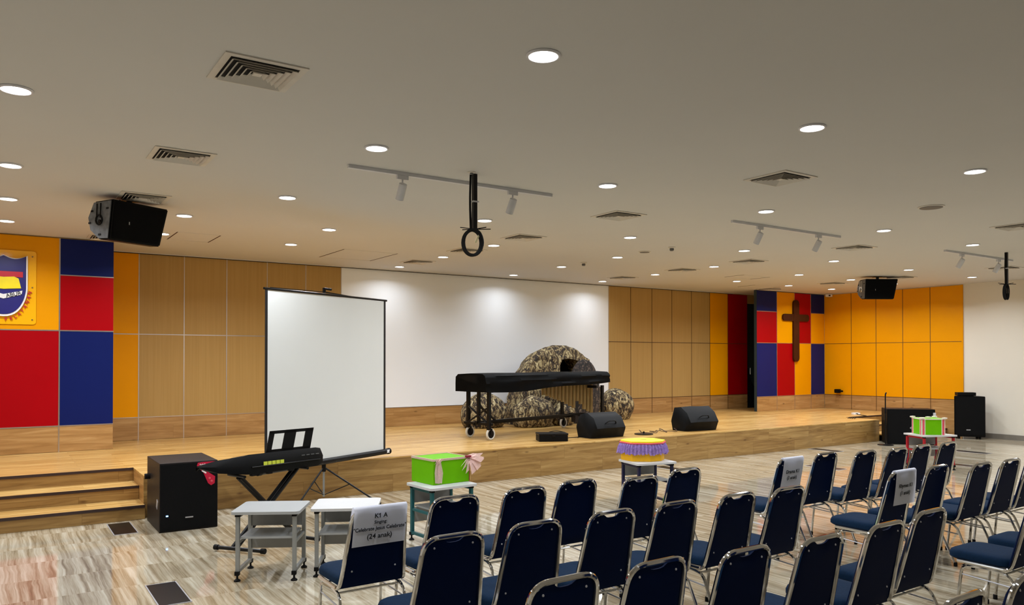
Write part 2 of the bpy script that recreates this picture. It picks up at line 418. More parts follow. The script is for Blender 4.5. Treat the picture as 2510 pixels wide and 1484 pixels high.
# dark doorway in the back wall beside the cross column
d1 = struct('door_1', B(((DX0 + DX1) / 2, YB + .12, (STAGE + 3.21) / 2), (DX1 - DX0, .05, 3.21 - STAGE)), 'door')
obj('door_handle', T([(16.66, YB + .08, 1.5), (16.66, YB + .05, 1.5), (16.66, YB + .05, 1.34), (16.66, YB + .08, 1.34)], .012), 'chrome', d1)
cur = nb()
for k in range(7):
    xx = 16.56 + .055 * k
    tube(cur, [(xx, YB + .02, STAGE), (xx - .01 - .02 * k * .3, YB + .03, STAGE + .45), (16.55 + .01 * k, YB + .04, STAGE + 1.05 - .05 * k)], [.035, .03, .012], 8)
tag(obj('stage_curtain', cur, 'curtain', smooth=True), 'black gathered curtain hanging low in the dark doorway beside the cross wall', 'curtain')

# ---- left colour block column (with the crest)
CX1 = 1.395
col_l = struct('wall_stage_left', B(((XL + CX1) / 2, (YF + YB) / 2 + .02, (STAGE + CEIL) / 2), (CX1 - XL, YB - YF - .0, CEIL - STAGE - .004)), 'beige')
LY = YF - .0
def cpan(par, x0, x1, z0, z1, m, name='wall_panel'): return panel(par, x0, x1, z0, z1, LY, m, name=name)
zb = 2.915
cpan(col_l, .723, CX1, zb, TOP, 'blue'); cpan(col_l, .723, CX1, SEAM, zb, 'red'); cpan(col_l, .723, CX1, PB, SEAM, 'blue')
cpan(col_l, -.58, .723, SEAM, TOP, 'yellow'); cpan(col_l, -.58, .723, PB, SEAM, 'red')
cpan(col_l, XL, -.58, zb, TOP, 'blue'); cpan(col_l, XL, -.58, SEAM, zb, 'red'); cpan(col_l, XL, -.58, PB, SEAM, 'blue')
for a, b in ((XL, -.58), (-.58, .723), (.723, CX1)): cpan(col_l, a, b, STAGE, PB, 'base', 'skirting_panel')
bm = nb()
strips(bm, [-.58, .723], [SEAM, PB], LY, XL, CX1, STAGE, TOP, .016)
box(bm, ((.723 + CX1) / 2, LY, zb), (CX1 - .723, .0062, .014)); box(bm, ((XL - .58) / 2, LY, zb), (-.58 - XL, .0062, .014))
obj('panel_seam', bm, 'alu', col_l)
# ---- right colour block column (with the cross)
KX0 = 15.46
col_r = struct('wall_stage_right', B(((KX0 + XR) / 2, YF + .053, (STAGE + CEIL) / 2), (XR - KX0 - .01, .064, CEIL - STAGE - .004)), 'darkgrey')
kx = [KX0, 16.22, 16.92, 17.59, 18.17]
cols = [[(PB, SEAM, 'blue'), (SEAM, 2.92, 'red'), (2.92, TOP, 'blue')], [(PB, SEAM, 'red'), (SEAM, TOP, 'yellow')],
        [(PB, SEAM, 'yellow'), (SEAM, TOP, 'red')], [(PB, SEAM, 'blue'), (SEAM, 2.929, 'yellow'), (2.929, TOP, 'blue')]]
for (a, b), cc in zip(zip(kx, kx[1:]), cols):
    for z0, z1, m in cc: cpan(col_r, a, b, z0, z1, m)
    cpan(col_r, a, b, STAGE, PB, 'base', 'skirting_panel')
bm = nb()
strips(bm, kx[1:4], [SEAM, PB], LY, KX0, 18.17, STAGE, TOP, .014)
box(bm, ((kx[0] + kx[1]) / 2, LY, 2.92), (.76, .0062, .014)); box(bm, ((kx[3] + kx[4]) / 2, LY, 2.929), (.58, .0062, .014))
obj('panel_seam', bm, 'alu', col_r)
obj('corner_strip', B((KX0 + .002, YF + .045, (STAGE + CEIL) / 2), (.006, .08, CEIL - STAGE - .01)), 'door', col_r)
# ---- yellow panels on the right wall
ys = [YF, 11.65, 10.98, 10.30, 9.64, 8.93]
def ypan(y1, y0, z0, z1, m, name='wall_panel'):
    return obj(name, B((XR + .002, (y0 + y1) / 2, (z0 + z1) / 2), (.02, abs(y1 - y0) - .006, z1 - z0 - .006)), m, wr)
for a, b in zip(ys, ys[1:]):
    ypan(a, b, SEAM, TOP, 'yellow'); ypan(a, b, PB, SEAM, 'yellow'); ypan(a, b, .01 if b < SE + 1 else STAGE, PB, 'base_y', 'skirting_panel')
g2 = nb()
for yy in ys[1:-1]: box(g2, (XR - .009, yy, (TOP + .1) / 2), (.004, .013, TOP - .1))
for zz in (SEAM, PB): box(g2, (XR - .009, (YF + 8.93) / 2, zz), (.0042, YF - 8.93, .012))
obj('panel_joint', g2, 'joint', wr)
obj('end_trim', B((XR - .004, 8.915, (PB + TOP) / 2), (.03, .028, TOP - PB)), 'yellow', wr)
struct('baseboard_right', B((XR - .002, (Y0 + 8.9) / 2, .055), (.025, 8.9 - Y0, .11)), 'grey_skirt')
struct('baseboard_left', B((XL + .012, (Y0 + 9.2) / 2, .06), (.024, 9.2 - Y0, .12)), 'grey_skirt')

# ================================================================= STAGE
st = thing('stage', 'raised wooden stage with recessed steps at both ends', 'stage', (0, 0, 0))
SX0, SX1 = 1.36, 15.62
deck_poly = [(SX0, SE), (SX1, SE), (SX1, SE + .78), (XR - .012, SE + .78), (XR - .012, YB), (CX1 + .002, YB), (CX1 + .002, YF - .002), (XL, YF - .002), (XL, SE + .78), (SX0, SE + .78)]
bm = nb(); prism(bm, deck_poly, STAGE - .02, STAGE); obj('deck', bm, 'deck', st)
bm = nb()
box(bm, ((SX0 + SX1) / 2, SE + .02, (STAGE - .021) / 2), (SX1 - SX0, .03, STAGE - .022)); obj('front_fascia', bm, 'face', st)
for X in (SX0 + .012, SX1 - .012):
    obj('side_cheek', B((X, SE + .41, (STAGE - .021) / 2), (.024, .75, STAGE - .022)), 'base_y', st)
for (a, b) in ((XL, SX0 - .002), (SX1 + .002, XR - .014)):
    for k, (z, y) in enumerate(((.152, SE - .10), (.303, SE + .34), (STAGE, SE + .78))):
        yn = [SE + .34, SE + .78, SE + .80][k]
        if k < 2:
            s = obj('step_tread', B(((a + b) / 2, (y + yn) / 2 + .01, z - .0125), (b - a, yn - y + .02, .024)), 'deck', st)
        obj('step_riser', B(((a + b) / 2, y + .012, (z - .152 + z - .026) / 2 + (.0005 if k == 0 else 0)), (b - a, .02, .126)), 'face', st)
        obj('step_nosing', B(((a + b) / 2, y - .004, z - .012), (b - a, .014, .03)), 'nosing', st, label='dark nosing strip')

# ================================================================= CEILING FIXTURES
def downlight(x, y, label, proto=[None], watts=LAMP_W):
    if proto[0] is None:
        t = thing('ceiling_light', label, 'ceiling light', (x, y, CEIL), 0, 'round downlights in the ceiling')
        bm = nb(); tube(bm, [(.088 * math.cos(a), .088 * math.sin(a), -.004) for a in [2 * PI * k / 28 for k in range(28)]], .010, 6, True)
        obj('trim_ring', bm, 'lampring', t, True)
        bm = nb(); lathe(bm, [(.084, -.002), (.084, -.006), (.06, -.009), (.01, -.010)], 24); obj('diffuser', bm, 'lampglow', t, True)
        proto[0] = t
    else:
        t = dup(proto[0], (x, y, CEIL), 0, label)
    l = bpy.data.lights.new('downlight_lamp', 'AREA'); l.shape = 'DISK'; l.size = .15; l.energy = watts; l.color = LAMP_COL
    l.spread = R(150)
    lo = bpy.data.objects.new('downlight_lamp', l); C.objects.link(lo); lo.location = (x, y, CEIL - .02)
    return t
ordn = ['first', 'second', 'third', 'fourth', 'fifth', 'sixth', 'seventh', 'eighth', 'ninth']
hx = [.09, 2.52, 4.94, 7.31, 9.69, 12.01, 14.36, 16.75]
rows = [(3.47, hx[:4], 'in the hall row nearest the camera'), (5.74, hx[:6], 'in the hall row above the chairs'),
        (8.02, hx, 'in the hall row just before the stage edge'),
        (9.71, [.09, 1.83, 3.6, 6.14, 8.57, 10.9, 13.38, 15.14, 16.77], 'in the row along the front of the stage'),
        (11.28, [.09, 1.85, 3.6, 6.14, 8.6, 10.95, 13.38, 15.16, 16.8], 'in the middle row over the stage'),
        (12.92, [6.13, 8.64, 10.97], 'of three before the white projection wall')]
for y, xs, nm in rows:
    for i, x in enumerate(xs):
        downlight(x, y, watts=LAMP_W * (.38 if y > 12 else 1), label='glowing round downlight, %s from the left %s' % (ordn[i], nm))
# lamps of the same grid further back and to the right, outside the frame
for x, y in [(a, b) for a in (2.52, 7.31, 12.01, 16.75) for b in (1.2, -1.2)]:
    downlight(x, y, 'round ceiling downlight beyond the edge of the view', watts=LAMP_W * .45)
for x, y in ((9.69, 3.47), (12.01, 3.47), (14.36, 3.47), (14.36, 5.74), (16.75, 5.74)):
    downlight(x, y, 'round ceiling downlight beyond the edge of the view')

def make_vent(label, x, y):
    t = thing('ceiling_vent', label, 'air vent', (x, y, CEIL), 0, 'square air vents in the ceiling')
    h = .235
    bm = nb()
    for s in (-1, 1):
        box(bm, (s * (h - .02), 0, -.004), (.04, 2 * h, .008)); box(bm, (0, s * (h - .02), -.0045), (2 * h - .08, .04, .008))
    obj('outer_frame', bm, 'ventw', t)
    obj('dark_void', B((0, 0, -.0015), (.39, .39, .003)), 'ventd', t)
    for k in range(5):
        a = .188 - k * .034; bm = nb()
        for ax in range(4):
            rot = Matrix.Rotation(ax * PI / 2, 4, 'Z')
            q = [(-a, -a, -.020), (a, -a, -.020), (a - .020, -a + .020, -.003), (-a + .020, -a + .020, -.003)]
            v = [bm.verts.new(rot @ Vector(p)) for p in q] + [bm.verts.new(rot @ (Vector(p) + Vector((0, .0, -.002)))) for p in q]
            for f in ((0, 1, 2, 3), (7, 6, 5, 4), (0, 4, 5, 1), (1, 5, 6, 2), (2, 6, 7, 3), (3, 7, 4, 0)): bm.faces.new([v[i] for i in f])
        obj('louvre', bm, 'ventw', t)
    obj('centre_plate', B((0, 0, -.012), (.05, .05, .008)), 'ventw', t)
    return t
vn = None
vrows = [(4.62, 'nearest the camera'), (6.88, 'above the chair rows'), (8.86, 'just before the stage edge'), (10.42, 'over the front of the stage'), (12.1, 'near the back wall')]
vcols = [(1.27, 'at the left of the ceiling'), (6.09, 'left of the ceiling centre'), (10.82, 'right of the ceiling centre'), (15.55, 'at the right of the ceiling')]
for i, (y, rn) in enumerate(vrows):
    for j, (x, cn) in enumerate(vcols):
        if (i, j) in ((0, 3), (3, 0)): continue
        lb = 'square louvred air vent %s, %s' % (cn, rn)
        if vn is None: vn = make_vent(lb, x, y)
        else: dup(vn, (x, y, CEIL), 0, lb)

def access(x, y, w_, d_, label):
    bm = nb()
    for s in (-1, 1):
        box(bm, (s * w_ / 2, 0, -.001), (.008, d_, .003)); box(bm, (0, s * d_ / 2, -.001), (w_, .008, .003))
    box(bm, (0, 0, -.0005), (w_ - .03, d_ - .03, .002))
    o = obj('access_panel', bm, 'ceil'); o.location = (x, y, CEIL); tag(o, label, 'access panel')
    g = nb()
    for s in (-1, 1): box(g, (s * w_ / 2, 0, -.0032), (.012, d_, .002))
    obj('shadow_gap', g, 'brown', o)
access(2.27, 11.4, .55, .75, 'thin outlined ceiling access hatch right of the left hanging speaker')
access(4.9, 11.9, .9, 1.1, 'faint outlined ceiling access hatch above the white projection wall, left end')
access(14.9, 11.9, .9, .5, 'faint outlined ceiling access hatch above the cross column')
access(12.9, 10.6, .8, .5, 'faint outlined ceiling access hatch above the right beige panels')

def smoke(x, y, label):
    t = thing('smoke_detector', label, 'smoke detector', (x, y, CEIL))
    bm = nb(); lathe(bm, [(.055, 0), (.055, -.012), (.04, -.02)], 18); obj('base', bm, 'ventw', t, True)
    bm = nb(); lathe(bm, [(.032, -.018), (.032, -.05), (.022, -.06)], 14); obj('sensor', bm, 'darkgrey', t, True)
smoke(8.49, 8.39, 'small smoke detector in front of the round grille near the stage edge')
smoke(8.57, 10.6, 'small smoke detector on the ceiling above the stage middle')
def cspk(x, y, r, label):
    t = thing('ceiling_speaker', label, 'ceiling speaker', (x, y, CEIL))
    bm = nb(); lathe(bm, [(r, 0), (r, -.008), (r - .015, -.012)], 28); obj('rim', bm, 'ventw', t, True)
    bm = nb(); lathe(bm, [(r - .014, -.008), (r - .02, -.016), (.01, -.02)], 28); obj('grille', bm, 'darkgrey', t, True)
cspk(8.63, 4.56, .135, 'large round ceiling speaker grille above the right chairs')
cspk(8.49, 8.98, .095, 'small round ceiling speaker grille close to the stage edge')
t = thing('sprinkler_head', 'small round ceiling fitting beside the near hanging cable pole', 'sprinkler', (3.57, 6.02, CEIL))
bm = nb(); lathe(bm, [(.04, 0), (.04, -.006), (.025, -.008)], 18); obj('plate', bm, 'ventw', t, True)
bm = nb(); lathe(bm, [(.016, -.006), (.016, -.016), (.008, -.02)], 12); obj('nozzle', bm, 'darkgrey', t, True)

# ---- track lights
def make_track(x0, y, label):
    t = thing('track_light', label, 'track light', (x0, y, CEIL), 0, 'ceiling tracks with two spotlights each')
    obj('rail', B((1.1, 0, -.016), (2.2, .034, .03)), 'lightgrey', t)
    for dx in (.52, 1.72):
        s = obj('spotlight', nb_spot(dx), 'lightgrey', t, True)
        bm = nb(); box(bm, (dx, 0, -.05), (.11, .03, .038), bev=.004); tube(bm, [(dx, 0, -.06), (dx, 0, -.13)], .008, 8)
        obj('adapter', bm, 'lightgrey', s, True)
    return t
def nb_spot(dx):
    bm = nb(); mt = Matrix.Translation((dx, .0, -.135)) @ Matrix.Rotation(R(-148), 4, 'X')
    lathe(bm, [(.02, -.035), (.036, -.03), (.038, .0), (.038, .12), (.030, .122), (.026, .10)], 18, mt)
    return bm
tr = make_track(2.53, 6.37, 'white ceiling track with two spotlights, crossing behind the near cable pole')
dup(tr, (7.45, 6.35, CEIL), 0, 'white ceiling track with two spotlights, middle of the hall')
dup(tr, (12.22, 6.25, CEIL), 0, 'white ceiling track with two spotlights, behind the far cable pole')

# ---- hanging poles with coiled cable
def pole(x, y, zb_, label, big):
    t = thing('cable_pole', label, 'cable pole', (x, y, CEIL))
    h = CEIL - zb_
    obj('pole', B((0, 0, -h / 2), (.038, .038, h)), 'blackm', t)
    bm = nb()
    for k in range(3): tube(bm, fillet([(-.035 - .006 * k, .0, -.01), (-.04 - .006 * k, .005, -h * .5), (-.03 - .008 * k, 0, -h - .01)], .1), .004, 6)
    obj('loose_cable', bm, 'rubber', t, True)
    bm = nb(); box(bm, (0, 0, -h * .5), (.06, .06, .012)); obj('tie_band', bm, 'lightgrey', t)
    bm = nb()
    for k in range(6):
        rx = (.085 if big else .03) + .006 * math.sin(k * 2.1); rz = .115 + .007 * math.cos(k * 1.7)
        cy = (k - 2.5) * .008
        a0 = R(-YAW)
        tube(bm, [(rx * math.cos(a) * math.cos(a0) - .02, rx * math.cos(a) * math.sin(a0) + cy, -h - .12 + rz * math.sin(a)) for a in [2 * PI * i / 26 for i in range(26)]], .008, 6, True)
    obj('cable_coil', bm, 'rubber', t, True)
    bm = nb()
    for a, L_ in ((25, .12), (-8, .15), (200, .12), (160, .14), (95, .07)):
        tube(bm, [(0, 0, -h + .005), (L_ * math.cos(R(a)) * .83, -L_ * math.cos(R(a)) * .55, -h + .01 + L_ * math.sin(R(a)) * .25)], .0045, 5)
    obj('cable_tie', bm, 'rubber', t)
    if big:
        obj('tag', B((.02, -.03, -h - .07), (.016, .004, .12), Matrix.Rotation(R(28), 3, 'Y')), 'tagw', t, label='cream paper tag')
pole(3.63, 6.07, 2.93, 'near black ceiling pole with a round coil of black cable', True)
pole(13.35, 5.87, 2.93, 'far black ceiling pole with bundled cable near the right wall', False)

# ---- hanging loudspeakers
def hang_spk(loc, rz, tilt, label):
    t = thing('hanging_speaker', label, 'loudspeaker', loc, rz)
    prof = [(-.20, .20), (-.14, -.21), (.02, -.20), (.16, -.10), (.20, .04), (.10, .20)]
    bm = nb(); a, b = [], []
    for y, z in prof:
        a.append(bm.verts.new((-.33, y, z))); b.append(bm.verts.new((.33 + (.0 if z > 0 else -.06), y, z)))
    n = len(prof); bm.faces.new(a[::-1]); bm.faces.new(b)
    for i in range(n): bm.faces.new((a[i], a[(i + 1) % n], b[(i + 1) % n], b[i]))
    bmesh.ops.bevel(bm, geom=bm.edges[:], offset=.012, segments=2, affect='EDGES')
    obj('cabinet', bm, 'black', t)
    bm = nb(); prism(bm, [(y * .93, z * .93) for y, z in prof], -.338, -.331, 'x'); e = obj('end_plate', bm, 'greyside', t, label='scuffed grey end plate')
    bm = nb()
    for (y, z) in ((-.13, .11), (.12, .10), (.0, -.15), (.16, -.02)): box(bm, (-.34, y, z), (.006, .035, .018))
    obj('corner_slot', bm, 'rubber', e)
    bm = nb(); tube(bm, [(-.345, .03, .17), (-.35, .03, -.0)], .006, 6); tube(bm, [(-.345, -.03, .17), (-.35, -.03, .02)], .006, 6)
    tube(bm, [(-.345, .05 * math.cos(k), .0 + .05 * math.sin(k)) for k in [2 * PI * i / 14 for i in range(14)]], .008, 6, True)
    lathe(bm, [(.022, 0), (.022, .012), (.01, .014)], 10, Matrix.Translation((-.34, -.01, -.02)) @ Matrix.Rotation(-PI / 2, 4, 'Y'))
    obj('cable_and_knob', bm, 'chrome' if rz < 0 else 'rubber', e)
    d = Vector((0, -.06 + .0, -.37)).normalized()
    bm = nb(); v = [bm.verts.new(p) for p in ((-.30, -.203, .18), (.30, -.203, .18), (.24, -.149, -.19), (-.30, -.149, -.19))]
    bm.faces.new(v); bmesh.ops.solidify(bm, geom=bm.faces[:], thickness=.008); obj('grille', bm, 'grille', t)
    obj('logo_badge', B((-.13, -.183, -.02), (.006, .008, .03)), 'badge', t)
    bm = nb(); box(bm, (0, .0, .19), (.24, .08, .05)); box(bm, (0, 0, .256), (.16, .12, .010)); tube(bm, [(0, 0, .17), (0, 0, .26)], .03, 10)
    obj('ceiling_bracket', bm, 'blackm', t)
    for ch in t.children: pass
    return t
hang_spk((1.17, 9.12, CEIL - .262), R(28), 0, 'black speaker hung from the ceiling beside the blue left panel')
hang_spk((15.12, 9.1, CEIL - .262), R(-33), 0, 'black speaker hung from the ceiling in front of the yellow right panels')

# ================================================================= CREST AND CROSS
cr = thing('crest_plaque', 'clear plaque with blue white-edged school shield on the yellow left panel', 'plaque', (.07, YF, 2.7))
bm = nb(); prism(bm, rrect(.75, 1.0, .04), -.014, -.010, 'y')
bmesh.ops.translate(bm, vec=(0, 0, .015), verts=bm.verts); obj('acrylic_sheet', bm, 'acrylic', cr)
bm = nb()
for sx in (-1, 1):
    for z in (-.42, .02, .44): lathe(bm, [(.010, 0), (.010, .012), (.006, .016)], 10, Matrix.Translation((sx * .33, -.012, z)) @ Matrix.Rotation(PI / 2, 4, 'X'))
obj('standoff_screw', bm, 'brass', cr)
def shield(k):
    half = []
    for i in range(9):      # scalloped top edge from centre to corner
        u = i / 8; half.append((.275 * u * k, .445 * (1 if k == 1 else .975) - .042 * math.sin(PI * min(1, u))))
    for i in range(13):
        u = i / 12; a = u * PI / 2
        half.append((.275 * k * math.cos(a) ** .85 if i < 12 else 0, .0 - (.38 * k) * math.sin(a) ** 1.15))
    return half + [(-x, z) for x, z in half[-2:0:-1]]
bm = nb(); prism(bm, shield(1.0), -.050, -.020, 'y'); obj('shield_border', bm, 'crestwhite', cr)
bm = nb(); prism(bm, [(x, z) for x, z in shield(.93)], -.056, -.051, 'y'); obj('shield_field', bm, 'crestblue', cr)
obj('red_bar', B((0, -.060, .185), (.44, .006, .075)), 'crestred', cr)
bm = nb(); prism(bm, [(-.20, .0), (-.17, .13), (-.12, .155), (0, .145), (.12, .155), (.17, .13), (.20, .0), (0, -.015)], -.066, -.058, 'y'); obj('open_book', bm, 'crestyel', cr)
bm = nb(); prism(bm, [(-.215, -.02), (0, -.085), (.215, -.03), (.205, -.085), (0, -.145), (-.205, -.08)], -.066, -.058, 'y'); bd = obj('white_ribbon', bm, 'crestwhite', cr)
text_obj('ribbon_text', 'ABUR', .074, 'ink', bd, Matrix.Translation((.115, -.0675, -.087)) @ Matrix.Rotation(R(-15), 4, 'Y') @ Matrix.Rotation(PI / 2, 4, 'X'), sx=.95)
for i, ch in enumerate('PELAYANAN'):
    u = .98 - i * .083; a = R(10 + 76 * (1 - (i / 8)))
    x = .305 * math.cos(a) ** .85; z = -.42 * math.sin(a) ** 1.15
    text_obj('motto_letter', ch, .06, 'crestred', cr, Matrix.Translation((x, -.03, z)) @ Matrix.Rotation(-R(60 - 42 * (1 - i / 8)), 4, 'Y') @ Matrix.Rotation(PI / 2, 4, 'X'), thick=.006)

t = thing('wooden_cross', 'brown wooden cross on the coloured panels right of the stage', 'cross', (16.94, YF, 2.46))
bm = nb(); prism(bm, rrect(.225, 1.57, .10), -.05, -.006, 'y'); obj('upright_beam', bm, 'brown', t)
bm = nb(); prism(bm, rrect(1.06, .175, .08, cy=.335), -.045, -.010, 'y'); obj('cross_beam', bm, 'brown', t)

t = thing('wall_camera', 'small black device fixed low on the yellow panels above the stage', 'wall device', (XR, 11.99, .915))
obj('body', B((-.09, 0, 0), (.12, .12, .1), bev=.02), 'black', t); obj('bracket', B((-.02, 0, 0), (.04, .06, .06)), 'blackm', t)
obj('arm', T([(-.09, -.05, 0), (-.1, -.15, .0)], .025, 10), 'rubber', t)
t = thing('corner_camera', 'small white camera in the ceiling corner above the yellow panels', 'camera', (18.05, 12.2, CEIL))
obj('housing', B((0, 0, -.045), (.16, .1, .07), bev=.01), 'crestwhite', t); obj('lens', B((-.06, -.06, -.05), (.04, .03, .03)), 'rubber', t)

# ================================================================= CHAIRS
def make_chair(label):
    t = thing('banquet_chair', label, 'chair', (0, 0, 0), 0, 'navy chairs set out facing the stage')
    # back and seat frame: one bent chrome tube
    side = lambda s: [(s * .205, .20, .370), (s * .214, -.135, .370), (s * .203, -.160, .46), (s * .170, -.253, .858)]
    pts = side(1) + [(-x, y, z) for x, y, z in side(1)[::-1]]
    pp = fillet(pts, [0, .07, .08, .085, .085, .08, .07, 0], 7)
    bm = nb(); tube(bm, pp, .0125, 8); obj('back_frame', bm, 'chrome', t, True)
    # backrest pad with scooped hand hold
    bm = nb(); nu, nv = 18, 12; fr, bk = [], []
    for j in range(nv + 1):
        v = j / nv; rf, rb = [], []
        for i in range(nu + 1):
            u = -1 + 2 * i / nu
            zt = .856 - .080 * (1 - math.sqrt(max(0, 1 - (max(0, abs(u) - .48) / .52) ** 2))) - .034 * math.exp(-(u / .36) ** 4)
            z = .372 + (zt - .372) * v
            hw = .207 + (.170 - .207) * min(1, max(0, (z - .42) / .40))
            x = u * hw; yb = -.140 - (z - .43) * .245
            edge = (1 - abs(u) ** 6) * (1 - max(0, (v - .85) / .15) ** 3) * (1 - max(0, (.12 - v) / .12) ** 3); edge = max(0.0, edge)
            rf.append(bm.verts.new((x, yb + .006 + .020 * edge ** .5, z))); rb.append(bm.verts.new((x, yb - .004 - .008 * edge ** .5, z)))
        fr.append(rf); bk.append(rb)
    for j in range(nv):
        for i in range(nu):
            bm.faces.new((fr[j][i], fr[j + 1][i], fr[j + 1][i + 1], fr[j][i + 1])); bm.faces.new((bk[j][i], bk[j][i + 1], bk[j + 1][i + 1], bk[j + 1][i]))
    for i in range(nu):
        bm.faces.new((fr[0][i], fr[0][i + 1], bk[0][i + 1], bk[0][i])); bm.faces.new((fr[nv][i + 1], fr[nv][i], bk[nv][i], bk[nv][i + 1]))
    for j in range(nv):
        bm.faces.new((fr[j + 1][0], fr[j][0], bk[j][0], bk[j + 1][0])); bm.faces.new((fr[j][nu], fr[j + 1][nu], bk[j + 1][nu], bk[j][nu]))
    pad = obj('backrest', bm, 'navy_back', t, True)
    for x, z in ((-.112, .805), (.112, .805), (-.142, .475), (.142, .475)):
        bm = nb(); lathe(bm, [(.0055, 0), (.0055, .003), (.003, .004)], 10, Matrix.Translation((x, -.140 - (z - .43) * .245 - .0115, z)) @ Matrix.Rotation(R(90 - 13.8), 4, 'X'))
        obj('screw', bm, 'badge', pad, True)
    # seat cushion
    bm = nb(); rings = []
    for z, k in ((.376, .93), (.388, 1.0), (.412, 1.0), (.430, .965), (.440, .88), (.444, .6)):
        rings.append([bm.verts.new((x * k, .075 + (y) * k, z)) for x, y in rrect(.405, .425, .085, 5)])
    for a, b in zip(rings, rings[1:]):
        n = len(a)
        for i in range(n): bm.faces.new((a[i], a[(i + 1) % n], b[(i + 1) % n], b[i]))
    bm.faces.new(rings[0][::-1]); bm.faces.new(rings[-1]); obj('seat', bm, 'navy_seat', t, True)
    for s in (-1, 1):
        fl = fillet([(s * .212, .205, .012), (s * .205, .17, .350), (s * .205, -.02, .352)], .06, 6)
        rl = fillet([(s * .205, -.02, .352), (s * .208, -.13, .340), (s * .226, -.275, .012)], .10, 6)
        for pl in (fl, rl):
            bm = nb(); tube(bm, pl, .0105, 8); l = obj('leg', bm, 'chrome', t, True)
            q = pl[0] if pl is fl else pl[-1]; bm = nb(); lathe(bm, [(.0145, 0), (.0145, .03), (.011, .034)], 10, Matrix.Translation((q.x, q.y, 0)))
            obj('foot_cap', bm, 'rubber', l, True)
    for y in (.17, -.10): obj('stretcher', T([(-.205, y, .340), (.205, y, .340)], .007, 6), 'chrome', t, True)
    for s in (-1, 1): obj('side_rod', T([(s * .207, .175, .285), (s * .213, -.16, .265)], .005, 6), 'badge', t, True)
    return t

chairs = []   # (top x, top y, yaw deg, label)
lab = 'navy chrome-framed chair %s'
r1 = 'in the front row left of the aisle'
L1 = ['with a large white singing sign over its back', 'second from the left, front row, left block', 'third from the left %s' % r1,
      'fourth from the left %s' % r1, 'fifth from the left, front row, left block', 'at the aisle end of the front row, left block']
for (x, y, a), s in zip(((1.92, 4.31, 1), (2.47, 4.36, 1), (3.04, 4.39, 1), (3.54, 4.44, 1), (4.03, 4.30, 1), (4.64, 4.43, 1)), L1): chairs.append((x, y, a, lab % s))
L2 = ['at the left end of the second row, left block', 'second from the left in the second row, left block', 'third from the left in the second row, left block',
      'fourth from the left in the second row, left block', 'fifth from the left in the second row, left block', 'at the aisle end of the second row, left block']
for (x, y, a), s in zip(((1.93, 3.42, 1), (2.45, 3.44, 1), (3.00, 3.44, 1), (3.52, 3.43, 1), (4.07, 3.42, 1), (4.56, 3.39, 1)), L2): chairs.append((x, y, a, lab % s))
L3 = ['at the left end of the third row, left block', 'second from the left in the third row, left block', 'third from the left in the third row, left block',
      'fourth from the left in the third row, left block', 'fifth from the left in the third row, left block', 'at the aisle end of the third row, left block']
for (x, y, a), s in zip(((1.93, 2.50, 1), (2.43, 2.48, 1), (2.93, 2.41, 1), (3.44, 2.36, 1), (4.01, 2.36, 1), (4.57, 2.42, 1)), L3): chairs.append((x, y, a, lab % s))
L4 = ['nearest the bottom edge, left of the one in the corner', 'cut off by the bottom right corner of the view']
for (x, y, a), s in zip(((3.03, 1.48, 1), (3.59, 1.48, 1)), L4): chairs.append((x, y, a, lab % s))
L5 = ['with the white drama sign over its back', 'just right of the drama sign chair', 'third from the aisle in the front row, right block',
      'fourth from the aisle in the front row, right block', 'second from the right end of the front row', 'at the far right end of the front row']
for (x, y, a), s in zip(((5.90, 4.37, 1), (6.51, 4.43, 1), (6.98, 4.32, 1), (7.45, 4.27, 1), (7.93, 4.29, 1), (8.43, 4.28, 1)), L5): chairs.append((x, y, a, lab % s))
L6 = ['with the white rhymes sign over its back', 'right of the rhymes sign chair in the second row', 'third from the aisle in the second row, right block',
      'fourth from the aisle in the second row, right block', 'cut by the right edge of the view in the second row']
for (x, y, a), s in zip(((5.97, 3.39, 1), (6.51, 3.39, 1), (6.99, 3.27, 1), (7.47, 3.25, 1), (7.96, 3.25, 1)), L6): chairs.append((x, y, a, lab % s))
L7 = ['at the aisle, third row, right block, seat in full view', 'showing only its seat behind the third row aisle chair, right block']
for (x, y, a), s in zip(((5.69, 2.28, 0), (6.28, 2.30, 1)), L7): chairs.append((x, y, a, lab % s))
ch0 = None; chair_tf = []
for x, y, a, s in chairs:
    rz = R(a); ox, oy = -math.sin(rz) * .253, math.cos(rz) * .253
    loc = (x + ox, y + oy, 0)
    if ch0 is None: ch0 = make_chair(s); ch0.location = loc; ch0.rotation_euler = (0, 0, rz); c = ch0
    else: c = dup(ch0, loc, rz, s)
    chair_tf.append((loc, rz))

